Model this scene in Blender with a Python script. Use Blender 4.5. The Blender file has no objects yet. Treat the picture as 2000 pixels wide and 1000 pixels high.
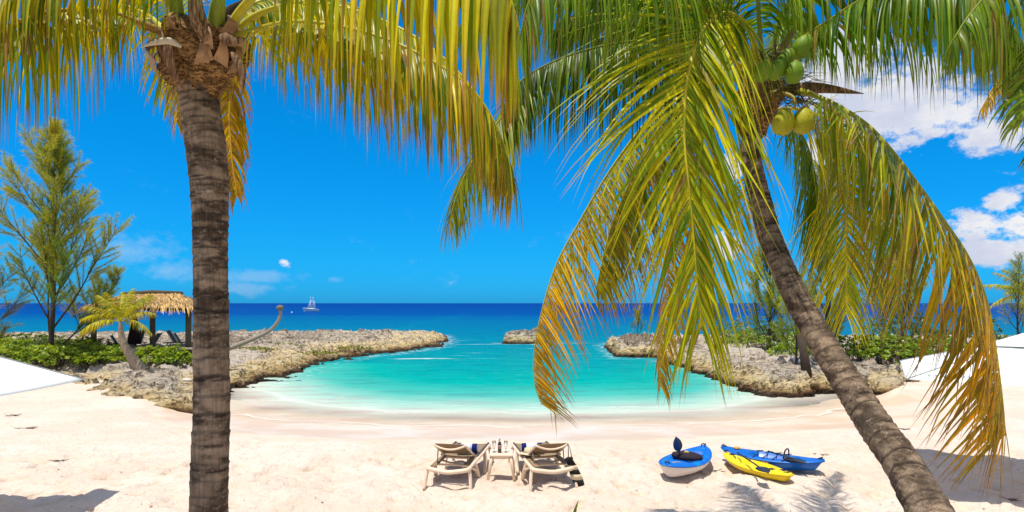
import bpy, math, random
import numpy as np
from mathutils import Vector, Matrix, Quaternion
R = math.radians
SC = bpy.context.scene
COL = SC.collection
rng = random.Random(7)
# ------------------------------------------------------------------ camera
CH, CF = 3.1, 1200.0                       # eye height (m), focal length in pixels of a 2000 px wide frame
cam = bpy.data.cameras.new('camera'); camo = bpy.data.objects.new('camera', cam); COL.objects.link(camo)
camo.location = (0, 0, CH); camo.rotation_euler = (R(90), 0, 0)
cam.sensor_width = 36; cam.lens = CF/2000*36; cam.shift_y = 0.046; cam.clip_end = 60000; cam.clip_start = .05
SC.camera = camo
# ------------------------------------------------------------------ light
SC.view_settings.view_transform = 'Standard'; SC.view_settings.look = 'None'
SC.view_settings.exposure = 0.0; SC.view_settings.gamma = 1; SC.view_settings.use_curve_mapping = False
SC.cycles.max_bounces = 7; SC.cycles.transparent_max_bounces = 12
SUN_DIR = Vector((-.17, -.20, 1.0)).normalized()          # towards the sun
SUN_EL = math.asin(SUN_DIR.z); SUN_AZ = math.atan2(SUN_DIR.x, SUN_DIR.y)
sun = bpy.data.lights.new('sun', 'SUN'); sun.energy = 5.0; sun.angle = R(.53); sun.color = (1, .955, .87)
suno = bpy.data.objects.new('sun', sun); COL.objects.link(suno)
suno.rotation_euler = (-SUN_DIR).to_track_quat('-Z', 'Y').to_euler()

class NT:
    """small node-tree writer"""
    def __init__(s, tree): s.t = tree; s.n = tree.nodes; s.l = tree.links
    def node(s, typ, ins=None, **kw):
        n = s.n.new(typ)
        for k, v in kw.items(): setattr(n, k, v)
        if ins:
            for k, v in ins.items():
                if isinstance(v, bpy.types.NodeSocket): s.l.new(v, n.inputs[k])
                else: n.inputs[k].default_value = v
        return n
    def math(s, op, a, b=0.0, c=None, clamp=False):
        n = s.n.new('ShaderNodeMath'); n.operation = op; n.use_clamp = clamp
        for i, v in enumerate((a, b, c)):
            if v is None: continue
            if isinstance(v, bpy.types.NodeSocket): s.l.new(v, n.inputs[i])
            else: n.inputs[i].default_value = v
        return n.outputs[0]
    def mix(s, fac, a, b, mode='MIX'):
        n = s.n.new('ShaderNodeMix'); n.data_type = 'RGBA'; n.blend_type = mode; n.clamp_factor = True
        for k, v in ((0, fac), (6, a), (7, b)):
            if isinstance(v, bpy.types.NodeSocket): s.l.new(v, n.inputs[k])
            else: n.inputs[k].default_value = v if k == 0 else ((*v, 1) if len(v) == 3 else v)
        return n.outputs[2]
    def ramp(s, fac, stops, interp='LINEAR'):
        n = s.n.new('ShaderNodeValToRGB'); n.color_ramp.interpolation = interp
        e = n.color_ramp.elements
        while len(e) < len(stops): e.new(.5)
        for i, (p, c) in enumerate(stops):
            e[i].position = p; e[i].color = (*c, 1) if not isinstance(c, float) else (c, c, c, 1)
        s.l.new(fac, n.inputs[0]); return n.outputs[0]
    def noise(s, vec, scale, detail=4, rough=.55, dist=0.0, out=0):
        n = s.node('ShaderNodeTexNoise', {'Scale': scale, 'Detail': detail, 'Roughness': rough, 'Distortion': dist})
        if vec is not None: s.l.new(vec, n.inputs['Vector'])
        return n.outputs[out]
    def smooth(s, v, a, b):
        n = s.n.new('ShaderNodeMapRange'); n.interpolation_type = 'SMOOTHSTEP'
        s.l.new(v, n.inputs[0]); n.inputs[1].default_value = a; n.inputs[2].default_value = b
        return n.outputs[0]
    def scaled(s, vec, sc):
        n = s.node('ShaderNodeMapping', {'Vector': vec}); n.inputs['Scale'].default_value = sc; return n.outputs[0]

world = bpy.data.worlds.new('World'); SC.world = world; world.use_nodes = True
w = NT(world.node_tree); w.n.clear()
sky = w.node('ShaderNodeTexSky', sky_type='NISHITA', sun_disc=False, sun_elevation=SUN_EL, sun_rotation=SUN_AZ,
             air_density=1.0, dust_density=.3, ozone_density=2.0, altitude=0)
gen = w.node('ShaderNodeTexCoord').outputs['Generated']
sep = w.node('ShaderNodeSeparateXYZ', {0: gen})
el = w.math('ARCSINE', sep.outputs[2]); az = w.math('ARCTAN2', sep.outputs[0], sep.outputs[1])
tint = w.ramp(w.math('MULTIPLY', el, 1/1.5707), [(0.0, (.045, .64, 1.75)), (.05, (.03, .74, 1.5)), (.16, (.008, .90, 1.62)), (.30, (.01, .95, 1.65)), (.6, (.25, .95, 1.35)), (1., (.4, 1.0, 1.3))])
skyc = w.mix(1.0, sky.outputs[0], tint, 'MULTIPLY')
def blob(px, py, rx, ry):
    a0 = math.atan2(px-1000, CF); e0 = math.atan2((592-py)/CF, math.hypot(1, (px-1000)/CF))
    dx = w.math('DIVIDE', w.math('SUBTRACT', az, a0), rx/CF); dy = w.math('DIVIDE', w.math('SUBTRACT', el, e0), ry/CF)
    r2 = w.math('ADD', w.math('MULTIPLY', dx, dx), w.math('MULTIPLY', dy, dy))
    return w.math('EXPONENT', w.math('MULTIPLY', r2, -1.0))
def total(bl):
    t = bl[0]
    for b in bl[1:]: t = w.math('MAXIMUM', t, b)
    return t
n1 = w.noise(w.scaled(gen, (1, 1, 1.6)), 7.0, 9, .6)
n2 = w.noise(w.scaled(gen, (1, 1, 1.8)), 26.0, 6, .6)
n3 = w.noise(w.scaled(gen, (1, 1, 1.4)), 85.0, 5, .65)
nn = w.math('ADD', w.math('MULTIPLY', w.math('SUBTRACT', n1, .5), 1.5), w.math('ADD', w.math('MULTIPLY', w.math('SUBTRACT', n2, .5), .9), w.math('MULTIPLY', w.math('SUBTRACT', n3, .5), .6)))
big = total([blob(1740, 200, 150, 85), blob(1640, 130, 130, 80), blob(1850, 225, 90, 42), blob(1950, 262, 70, 30), blob(1910, 440, 52, 30), blob(1965, 395, 34, 24),
             blob(1940, 490, 60, 26), blob(2010, 440, 60, 60), blob(1425, 330, 36, 40), blob(1420, 480, 30, 40), blob(1600, 310, 50, 50), blob(556, 514, 17, 11)])
cb = w.smooth(w.math('ADD', big, w.math('MULTIPLY', nn, 1.35)), .44, .86)
thin = total([blob(330, 530, 60, 20), blob(500, 540, 70, 14), blob(655, 546, 16, 8), blob(480, 562, 60, 12), blob(1230, 470, 120, 60), blob(250, 480, 80, 40), blob(1480, 560, 200, 14)])
ct = w.math('MULTIPLY', w.smooth(w.math('ADD', thin, w.math('MULTIPLY', nn, 1.7)), .35, 1.3), .24)
# unseen clouds added outside the view to whiten the ambient sky light
side = w.smooth(w.math('ABSOLUTE', az), .85, 1.15); high = w.smooth(el, .62, .85)
rest = w.math('MAXIMUM', side, high)
cr = w.math('MULTIPLY', w.smooth(w.math('ADD', w.noise(w.scaled(gen, (1, 1, 1.5)), 3.2, 8, .58), w.math('MULTIPLY', w.math('SUBTRACT', n2, .5), .2)), .44, .56), rest)
ca = w.math('MAXIMUM', w.math('MAXIMUM', cb, ct), cr)
cshade = w.mix(w.smooth(w.math('ADD', n1, w.math('MULTIPLY', n2, .3)), .52, .8), (9.3, 9.2, 9.2), (6.2, 6.7, 8.2))
skyc = w.mix(ca, skyc, cshade)
bg = w.node('ShaderNodeBackground', {'Color': skyc, 'Strength': .1})
wo = w.node('ShaderNodeOutputWorld'); w.l.new(bg.outputs[0], wo.inputs[0])

# ------------------------------------------------------------------ helpers
def P(px, py, d): return Vector(((px-1000)/CF*d, d, CH-(py-592)/CF*d))
def G(px, py, z=0.0):
    d = (CH-z)*CF/(py-592); return Vector(((px-1000)/CF*d, d, z))

def hash2(ix, iy, seed):
    h = (ix.astype(np.int64)*374761393 + iy.astype(np.int64)*668265263 + seed*2147483647) & 0xffffffff
    h = ((h ^ (h >> 13))*1274126177) & 0xffffffff
    return ((h ^ (h >> 16)) & 0xffff)/65535.0
def vnoise(x, y, seed=0):
    ix = np.floor(x); iy = np.floor(y); fx = x-ix; fy = y-iy
    fx = fx*fx*(3-2*fx); fy = fy*fy*(3-2*fy)
    a = hash2(ix, iy, seed); b = hash2(ix+1, iy, seed); c = hash2(ix, iy+1, seed); d = hash2(ix+1, iy+1, seed)
    return (a*(1-fx)+b*fx)*(1-fy)+(c*(1-fx)+d*fx)*fy
def fbm(x, y, o=4, seed=0, g=.5):
    t = 0; a = 1; s = 0
    for i in range(o):
        t = t+a*vnoise(x*2**i+i*17.3, y*2**i-i*9.1, seed+i); s += a; a *= g
    return t/s
def ridged(x, y, o=4, seed=0):
    t = 0; a = 1; s = 0
    for i in range(o):
        t = t+a*(1-np.abs(2*vnoise(x*2**i+i*7.7, y*2**i+i*3.1, seed+i)-1)); s += a; a *= .55
    return t/s
def sstep(v, a, b):
    t = np.clip((v-a)/(b-a), 0, 1); return t*t*(3-2*t)

def mat(name, base=(.5, .5, .5), rough=.6, spec=.4, metal=0, var=.12, vscale=8, bump=0, bscale=60, trans=0, coat=0, dark=None):
    m = bpy.data.materials.new(name); m.use_nodes = True; t = NT(m.node_tree)
    b = t.n['Principled BSDF']
    tc = t.node('ShaderNodeTexCoord').outputs['Object']
    c = t.mix(t.noise(tc, vscale, 5), tuple(x*(1-var) for x in base), tuple(min(1, x*(1+var)) for x in base))
    if dark: c = t.mix(t.smooth(t.noise(tc, vscale*2.3, 6, .65), .5, .75), c, dark)
    t.l.new(c, b.inputs['Base Color'])
    b.inputs['Roughness'].default_value = rough; b.inputs['Metallic'].default_value = metal
    b.inputs['Specular IOR Level'].default_value = spec; b.inputs['Coat Weight'].default_value = coat
    b.inputs['Transmission Weight'].default_value = trans
    if bump:
        bn = t.node('ShaderNodeBump', {'Strength': bump, 'Distance': .01, 'Height': t.noise(tc, bscale, 5)})
        t.l.new(bn.outputs[0], b.inputs['Normal'])
    return m

def leaf_mat(name, rough=.32, tr=.35, spec=.5):
    m = bpy.data.materials.new(name); m.use_nodes = True; t = NT(m.node_tree); b = t.n['Principled BSDF']
    col = t.node('ShaderNodeAttribute', attribute_name='tone').outputs['Color']
    geo = t.node('ShaderNodeNewGeometry')
    nz = t.noise(geo.outputs['Position'], 14, 4)
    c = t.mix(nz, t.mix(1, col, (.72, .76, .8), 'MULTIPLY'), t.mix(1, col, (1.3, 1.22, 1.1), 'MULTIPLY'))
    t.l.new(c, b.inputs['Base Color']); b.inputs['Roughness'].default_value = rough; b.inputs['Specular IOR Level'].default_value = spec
    tl = t.node('ShaderNodeBsdfTranslucent', {'Color': t.mix(1, c, (1.5, 1.35, .5), 'MULTIPLY')})
    mx = t.node('ShaderNodeMixShader', {0: tr, 1: b.outputs[0], 2: tl.outputs[0]})
    t.l.new(mx.outputs[0], t.n['Material Output'].inputs[0])
    return m

M_LEAF = leaf_mat('palm_leaf', .34, .42, .22); M_NEEDLE = leaf_mat('casuarina_needle', .6, .35, .2); M_SHRUB = leaf_mat('shrub_leaf', .35, .35, .4)
M_RACHIS = leaf_mat('frond_stalk', .45, .05, .3)
M_BLACK = mat('black_plastic', (.015, .015, .017), .45, .4)
M_WHITEP = mat('white_resin', (.77, .59, .42), .45, .4, var=.04, bump=.05)
M_SLING = mat('taupe_sling', (.28, .195, .115), .75, .15, var=.08, vscale=40, bump=.3, bscale=500)
M_SLINGD = mat('grey_sling', (.12, .10, .09), .75, .2)
M_STEEL = mat('steel_rod', (.25, .22, .19), .4, .5, metal=.4)
M_BARK = mat('grey_bark', (.19, .15, .115), .9, .1, var=.3, vscale=7, bump=.5, bscale=40)
M_DBARK = mat('dark_bark', (.07, .05, .037), .9, .1, var=.3, vscale=9, bump=.4)
M_WOOD = mat('weathered_post', (.13, .095, .06), .85, .15, var=.25, vscale=6, bump=.3)

def finish(o, parent, m, smooth=True):
    if m is not None: o.data.materials.append(m)
    if smooth and len(o.data.polygons): o.data.polygons.foreach_set('use_smooth', [True]*len(o.data.polygons))
    COL.objects.link(o)
    if parent is not None: o.parent = parent
    return o
def tag(o, label=None, cat=None, group=None, kind=None):
    if label: o['label'] = label
    if cat: o['category'] = cat
    if group: o['group'] = group
    if kind: o['kind'] = kind
    return o
def thing(name, loc, label, cat, rz=0, group=None):
    o = bpy.data.objects.new(name, None); COL.objects.link(o); o.location = loc; o.rotation_euler = (0, 0, rz)
    o.empty_display_size = .1
    return tag(o, label, cat, group)
def copy_tree(o, parent=None):
    c = o.copy(); COL.objects.link(c)
    if parent is not None: c.parent = parent
    for ch in [x for x in COL.objects if x.parent == o]: copy_tree(ch, c)
    return c

class MB:
    def __init__(s): s.v = []; s.f = []; s.c = []
    def box(s, c, size, rot=None, taper=1.0):
        c = Vector(c); n = len(s.v); hx, hy, hz = (x/2 for x in size)
        for dz in (-1, 1):
            k = taper if dz > 0 else 1
            for dx, dy in ((-1, -1), (1, -1), (1, 1), (-1, 1)):
                p = Vector((dx*hx*k, dy*hy*k, dz*hz))
                if rot is not None: p = rot @ p
                s.v.append(p+c)
        s.f += [tuple(n+i for i in q) for q in ((3, 2, 1, 0), (4, 5, 6, 7), (0, 1, 5, 4), (1, 2, 6, 5), (2, 3, 7, 6), (3, 0, 4, 7))]
    def bar(s, a, b, wx, wz, up=Vector((0, 0, 1))):
        a = Vector(a); b = Vector(b); d = (b-a); L = d.length; d.normalize()
        x = d.cross(up)
        if x.length < 1e-4: x = Vector((1, 0, 0))
        x.normalize(); z = x.cross(d)
        s.box((a+b)/2, (wx, L, wz), Matrix((x, d, z)).transposed())
    def tube(s, pts, rad, n=8, cap=True, flat=1.0, up=None):
        pts = [Vector(p) for p in pts]; m = len(pts)
        if not hasattr(rad, '__len__'): rad = [rad]*m
        t0 = (pts[1]-pts[0]).normalized(); u = up or (Vector((0, 0, 1)) if abs(t0.z) < .9 else Vector((1, 0, 0)))
        base = len(s.v)
        for i, p in enumerate(pts):
            t = (pts[min(i+1, m-1)]-pts[max(i-1, 0)])
            if t.length < 1e-9: t = t0
            t.normalize(); x = (u-t*u.dot(t))
            if x.length < 1e-4: x = t.orthogonal()
            x.normalize(); y = t.cross(x); u = x
            for k in range(n):
                a = 2*math.pi*k/n
                s.v.append(p+(x*math.cos(a)*flat+y*math.sin(a))*rad[i])
        for i in range(m-1):
            for k in range(n):
                k2 = (k+1) % n
                s.f.append((base+i*n+k, base+i*n+k2, base+(i+1)*n+k2, base+(i+1)*n+k))
        if cap:
            s.f.append(tuple(base+k for k in reversed(range(n)))); s.f.append(tuple(base+(m-1)*n+k for k in range(n)))
    def lathe(s, prof, n=16, c=(0, 0, 0), rot=None, sx=1, sy=1):
        c = Vector(c); base = len(s.v); m = len(prof)
        for r, z in prof:
            for k in range(n):
                a = 2*math.pi*k/n; p = Vector((r*math.cos(a)*sx, r*math.sin(a)*sy, z))
                if rot is not None: p = rot @ p
                s.v.append(p+c)
        for i in range(m-1):
            for k in range(n):
                k2 = (k+1) % n
                s.f.append((base+i*n+k, base+i*n+k2, base+(i+1)*n+k2, base+(i+1)*n+k))
        s.f.append(tuple(base+k for k in reversed(range(n)))); s.f.append(tuple(base+(m-1)*n+k for k in range(n)))
    def poly(s, pts, col=None):
        n = len(s.v); s.v += [Vector(p) for p in pts]; s.f.append(tuple(range(n, n+len(pts))))
        if col is not None: s.c += [col]*len(pts)
    def build(s, name, m, parent=None, smooth=True, origin=None):
        me = bpy.data.meshes.new(name)
        if origin is not None: vv = [tuple(Vector(p)-origin) for p in s.v]
        else: vv = [tuple(p) for p in s.v]
        me.from_pydata(vv, [], s.f); me.update()
        if s.c: set_tone(me, s.c)
        o = bpy.data.objects.new(name, me); finish(o, parent, m, smooth)
        if origin is not None: o.location = origin
        return o
def set_tone(me, cols):
    a = me.color_attributes.new('tone', 'FLOAT_COLOR', 'POINT')
    arr = np.ones((len(me.vertices), 4), np.float32); c = np.array(cols, np.float32)
    if c.ndim == 1: arr[:, :3] = c
    else: arr[:, :3] = c[:, :3]
    a.data.foreach_set('color', arr.ravel())
def np_mesh(name, V, Fq, m, parent=None, smooth=True, cols=None, attrs=None):
    me = bpy.data.meshes.new(name); V = np.asarray(V, np.float32); Fq = np.asarray(Fq, np.int32); k = Fq.shape[1]
    me.vertices.add(len(V)); me.vertices.foreach_set('co', V.ravel())
    me.loops.add(Fq.size); me.loops.foreach_set('vertex_index', Fq.ravel())
    me.polygons.add(len(Fq)); me.polygons.foreach_set('loop_start', np.arange(0, Fq.size, k, dtype=np.int32))
    me.update(calc_edges=True); me.validate()
    if cols is not None: set_tone(me, cols)
    if attrs:
        for an, av in attrs.items():
            a = me.attributes.new(an, 'FLOAT', 'POINT'); a.data.foreach_set('value', np.asarray(av, np.float32).ravel())
    o = bpy.data.objects.new(name, me); return finish(o, parent, m, smooth)
def grid_faces(nx, ny):
    i = np.arange(nx*ny).reshape(ny, nx)
    return np.stack([i[:-1, :-1], i[:-1, 1:], i[1:, 1:], i[1:, :-1]], -1).reshape(-1, 4)
def catmull(pts, m):
    pts = [Vector(p) for p in pts]; q = [pts[0]*2-pts[1]]+pts+[pts[-1]*2-pts[-2]]
    fine = []
    for i in range(1, len(q)-2):
        p0, p1, p2, p3 = q[i-1:i+3]
        for k in range(12):
            t = k/12; fine.append(.5*((2*p1)+(p2-p0)*t+(2*p0-5*p1+4*p2-p3)*t*t+(3*p1-p0-3*p2+p3)*t**3))
    fine.append(pts[-1]); L = [0]
    for a, b in zip(fine, fine[1:]): L.append(L[-1]+(b-a).length)
    out = []; j = 0
    for k in range(m):
        s = L[-1]*k/(m-1)
        while j < len(L)-2 and L[j+1] < s: j += 1
        t = (s-L[j])/max(1e-9, L[j+1]-L[j]); out.append(fine[j].lerp(fine[j+1], min(1, t)))
    return out, L[-1]

# ------------------------------------------------------------------ setting: sand, rock ground, sea
WZ = -.45
# rock headlands, outline on the water / sand, as real positions
def WG(px, py, z=WZ): p = G(px, py, z); return (p.x, p.y)
LEFT = [WG(-900, 745, 0), WG(-200, 752, 0), WG(120, 757, 0), WG(175, 768, 0), WG(240, 779, 0), WG(300, 787, 0), WG(375, 790, -.1), WG(455, 768), WG(500, 758), WG(560, 744), WG(610, 727),
        WG(650, 712), WG(700, 700), WG(735, 694), WG(765, 693), WG(790, 688), WG(830, 684), WG(868, 676), WG(880, 667), WG(872, 655), (-8, 70), (-18, 66), (-30, 63), (-50, 62), (-110, 62)]
RIGHT = [WG(1196, 690), WG(1205, 697), WG(1245, 699), WG(1285, 700), WG(1300, 712), WG(1340, 722), WG(1370, 735), WG(1400, 745), WG(1435, 757), WG(1470, 772), WG(1520, 776), WG(1580, 776),
         WG(1630, 768), WG(1690, 757, -.1), WG(1750, 748, 0), WG(1800, 740, 0), WG(2100, 742, 0), WG(2900, 750, 0), (110, 60), (60, 60), (40, 58), (26, 60), (14, 60), (9.5, 57), (7.6, 52)]
def poly_dist(x, y, poly):
    """signed distance, positive inside"""
    d = np.full(x.shape, 1e9); inside = np.zeros(x.shape, bool)
    n = len(poly)
    for i in range(n):
        ax, ay = poly[i]; bx, by = poly[(i+1) % n]
        ex, ey = bx-ax, by-ay; t = np.clip(((x-ax)*ex+(y-ay)*ey)/(ex*ex+ey*ey), 0, 1)
        d = np.minimum(d, np.hypot(x-ax-t*ex, y-ay-t*ey))
        c = ((ay > y) != (by > y)) & (x < (bx-ax)*(y-ay)/((by-ay) if by != ay else 1e-9)+ax)
        inside ^= c
    return np.where(inside, d, -d)
SHORE_X = np.array([-60, -16, -12.5, -10.5, -9.0, -7, -4, 0, 3, 6, 9, 11.5, 13.5, 17, 60]); SHORE_Y = np.array([60, 40, 25, 21.0, 19.2, 18.3, 17.7, 17.4, 17.5, 17.9, 18.7, 20.2, 23, 36, 60.])
def sand_z(x, y):
    ys = np.interp(x, SHORE_X, SHORE_Y)+.35*(fbm(x*.35, y*0+3, 3, 5)-.5)
    s = y-ys
    z = np.where(s > 0, WZ-.085*s-.002*s*s, WZ+.45*sstep(-s, 0, 4.6))
    z = np.maximum(z, -6)
    wet = sstep(z, -.3, -.05)
    lump = (fbm(x*.9, y*.9, 3, 11)-.5)*.18+(fbm(x*3.3, y*3.3, 3, 21)-.5)*.11+(ridged(x*2.2, y*2.2, 2, 31)-.6)*.03
    foot = -np.maximum(0, fbm(x*5.5, y*5.5, 2, 77)-.60)*.42
    near = sstep(-y, -14.5, -12)
    z = z+wet*(lump*(.35+.65*near)+foot*near)+(fbm(x*.4, y*.8, 2, 3)-.5)*.05
    return z
def axis(segs):
    out = []
    for a, b, st in segs: out += list(np.arange(a, b, st))
    return np.array(out+[segs[-1][1]])
xs = axis([(-90, -20, 5), (-20, -11, .4), (-11, 11, .07), (11, 22, .4), (22, 90, 5)]); ys = axis([(-12, 5, 1), (5, 14, .06), (14, 22, .12), (22, 36, .5), (36, 60, 4), (60, 120, 20)])
X, Y = np.meshgrid(xs, ys); Z = sand_z(X, Y)
fr_ = random.Random(12); trails = [((-1.9, 8.6), (-1.9, 12.5)), ((1.9, 8.8), (1.5, 13)), ((2.2, 9.5), (2.4, 11.8)), ((3.9, 9.6), (3.8, 13.5)), ((-.3, 9.0), (-.2, 10.2)), ((-3.5, 9), (-6, 14)), ((5.2, 9.2), (6.4, 13)), ((-7.5, 11), (1.5, 12.6)), ((1.4, 12.9), (6, 12.8)), ((-5, 12), (-8.5, 15.5))]
for (x0_, y0_), (x1_, y1_) in trails:
    L_ = math.hypot(x1_-x0_, y1_-y0_); a_ = math.atan2(y1_-y0_, x1_-x0_)
    for i in range(int(L_/.36)):
        u_ = (i+.5)*.36/L_; px_ = x0_+(x1_-x0_)*u_-math.sin(a_)*(.11 if i % 2 else -.11)+fr_.uniform(-.07, .07); py_ = y0_+(y1_-y0_)*u_+math.cos(a_)*(.11 if i % 2 else -.11)+fr_.uniform(-.07, .07); b_ = a_+fr_.uniform(-.3, .3)
        ix = np.where(abs(xs-px_) < .6)[0]; iy = np.where(abs(ys-py_) < .6)[0]
        if len(ix) < 2 or len(iy) < 2: continue
        sl = np.ix_(iy, ix); dx_ = X[sl]-px_; dy_ = Y[sl]-py_; al = dx_*math.cos(b_)+dy_*math.sin(b_); ac = -dx_*math.sin(b_)+dy_*math.cos(b_)
        q_ = (al/.17)**2+(ac/.085)**2; Z[sl] += -.050*np.exp(-q_)+.020*np.exp(-(np.sqrt(q_)-1.7)**2*2.5)

m = bpy.data.materials.new('sand'); m.use_nodes = True; t = NT(m.node_tree); b = t.n['Principled BSDF']
pos = t.node('ShaderNodeNewGeometry').outputs['Position']; sp = t.node('ShaderNodeSeparateXYZ', {0: pos})
nA = t.noise(pos, .5, 5, .6); nB = t.noise(pos, 6, 5, .6); nC = t.noise(pos, 260, 3, .7)
dry = t.mix(t.smooth(nA, .35, .65), (.69, .55, .435), (.755, .63, .525))
dry = t.mix(t.math('MULTIPLY', t.smooth(nB, .48, .72), .55), dry, (.62, .46, .33))
dry = t.mix(t.math('MULTIPLY', t.smooth(nC, .55, .8), .35), dry, (.5, .38, .27))
wetc = t.mix(t.smooth(nA, .4, .62), (.66, .48, .33), (.72, .59, .47))
wz = t.math('ADD', sp.outputs[2], t.math('MULTIPLY', t.math('SUBTRACT', t.noise(t.scaled(pos, (.5, 1.2, 0)), 1.0, 4), .5), .16))
wetf = t.smooth(wz, -.10, -.17)
damp = t.math('MULTIPLY', t.smooth(wz, .0, -.08), .55)
c = t.mix(damp, dry, (.68, .51, .37)); c = t.mix(wetf, c, wetc)
flecks = t.node('ShaderNodeTexVoronoi', {'Vector': pos, 'Scale': 7.0, 'Randomness': 1.0})
fl = t.math('MULTIPLY', t.smooth(flecks.outputs['Distance'], .09, .03), t.smooth(t.noise(pos, 1.3, 3), .52, .62))
c = t.mix(t.math('MULTIPLY', fl, .6), c, (.12, .08, .05))
t.l.new(c, b.inputs['Base Color'])
t.l.new(t.math('SUBTRACT', .95, t.math('MULTIPLY', wetf, .6)), b.inputs['Roughness']); b.inputs['Specular IOR Level'].default_value = .15
bh = t.math('ADD', t.math('ADD', t.math('MULTIPLY', t.noise(pos, 9, 5, .65), 1.4), t.math('MULTIPLY', t.noise(pos, 60, 3), .22)), 0)
bh = t.math('MULTIPLY', bh, t.math('SUBTRACT', 1.0, t.math('MULTIPLY', t.smooth(wz, -.02, -.16), .93)))
t.l.new(t.node('ShaderNodeBump', {'Strength': 1.0, 'Distance': .05, 'Height': bh}).outputs[0], b.inputs['Normal'])
o = np_mesh('sand', np.stack([X, Y, Z], -1).reshape(-1, 3), grid_faces(len(xs), len(ys)), m); tag(o, kind='structure')
o = np_mesh('seabed', [(-20000, 119, -8), (20000, 119, -8), (20000, 30000, -8), (-20000, 30000, -8)], [(0, 1, 2, 3)], m); tag(o, kind='structure')

# rock
m = bpy.data.materials.new('coral_rock'); m.use_nodes = True; t = NT(m.node_tree); b = t.n['Principled BSDF']
pos = t.node('ShaderNodeNewGeometry').outputs['Position']; sp = t.node('ShaderNodeSeparateXYZ', {0: pos})
hA = t.noise(pos, .7, 5, .6); hB = t.noise(pos, 4.5, 7, .7); hC = t.noise(pos, 16, 6, .75)
zz = t.math('ADD', sp.outputs[2], t.math('MULTIPLY', t.math('SUBTRACT', hA, .5), .7)); zz = t.math('ADD', zz, t.math('MULTIPLY', t.math('SUBTRACT', hB, .5), .45))
grey = t.mix(t.smooth(hA, .38, .62), (.38, .29, .21), (.74, .61, .47))
far = t.smooth(t.math('ADD', sp.outputs[1], t.math('MULTIPLY', hA, 8)), 36, 44)
grey = t.mix(t.math('MULTIPLY', far, .75), grey, (.24, .18, .125))
rampc = t.ramp(t.smooth(zz, -.75, 1.0), [(0, (.05, .03, .015)), (.13, (.16, .08, .04)), (.22, (.42, .28, .12)), (.36, (.80, .60, .30)), (.55, (.78, .62, .38)), (.72, (.64, .54, .42)), (1, (.56, .49, .41))])
c = t.mix(t.smooth(zz, .30, .62), rampc, grey)
hD = t.noise(t.scaled(pos, (1.0, 2.2, 3.0)), 1.7, 7, .72, .6)
c = t.mix(t.smooth(hB, .54, .66), c, t.mix(1, c, (.25, .21, .17), 'MULTIPLY'))
c = t.mix(t.math('MULTIPLY', t.smooth(hD, .51, .585), .85), c, t.mix(1, c, (.26, .23, .21), 'MULTIPLY'))  # streaky dark stain, also painted in to stand for shaded crevices
c = t.mix(t.math('MULTIPLY', t.smooth(hD, .44, .36), .55), c, (.68, .57, .42))
c = t.mix(t.math('MULTIPLY', t.smooth(hC, .5, .66), t.math('ADD', .12, t.math('MULTIPLY', t.smooth(hD, .46, .58), .6))), c, t.mix(1, c, (.35, .3, .27), 'MULTIPLY'))
c = t.mix(t.math('MULTIPLY', t.smooth(t.noise(pos, 2.1, 6, .7), .56, .66), .5), c, (.60, .52, .42))
sandy = t.node('ShaderNodeAttribute', attribute_name='sandy').outputs['Fac']
sandc = t.mix(t.smooth(hB, .4, .62), (.74, .64, .53), (.56, .45, .34))
c = t.mix(t.smooth(t.math('ADD', sandy, t.math('ADD', t.math('SUBTRACT', hB, .5), t.math('SUBTRACT', hA, .55))), .4, .6), c, sandc)
crk = t.node('ShaderNodeTexVoronoi', {'Vector': t.node('ShaderNodeVectorMath', {0: pos, 1: t.node('ShaderNodeVectorMath', {0: t.noise(pos, 1.6, 4, .6, out=1), 1: (.9, .9, .9)}, operation='MULTIPLY').outputs[0]}, operation='ADD').outputs[0], 'Scale': 1.5}, feature='DISTANCE_TO_EDGE')
crf = t.math('MULTIPLY', t.smooth(crk.outputs['Distance'], .035, .005), t.smooth(hA, .42, .55))
c = t.mix(t.math('MULTIPLY', crf, .8), c, (.05, .04, .032))
c = t.mix(t.math('MULTIPLY', t.smooth(t.math('ADD', sp.outputs[2], t.math('MULTIPLY', t.math('SUBTRACT', hB, .5), .35)), -.22, -.36), .85), c, (.05, .034, .022))
t.l.new(c, b.inputs['Base Color']); b.inputs['Roughness'].default_value = .95; b.inputs['Specular IOR Level'].default_value = .1
vor = t.node('ShaderNodeTexVoronoi', {'Vector': pos, 'Scale': 9.0})
bh = t.math('ADD', t.math('MULTIPLY', hC, 1.0), t.math('ADD', t.math('MULTIPLY', hB, 1.5), t.math('MULTIPLY', vor.outputs['Distance'], .5)))
t.l.new(t.node('ShaderNodeBump', {'Strength': 1.0, 'Distance': .12, 'Height': bh}).outputs[0], b.inputs['Normal'])
M_ROCK = m
PITS = [(184, 741, .42), (234, 747, .45), (262, 752, .42)]
PITS = [(*G(px, py, .25).xy, r) for px, py, r in PITS]
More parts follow.
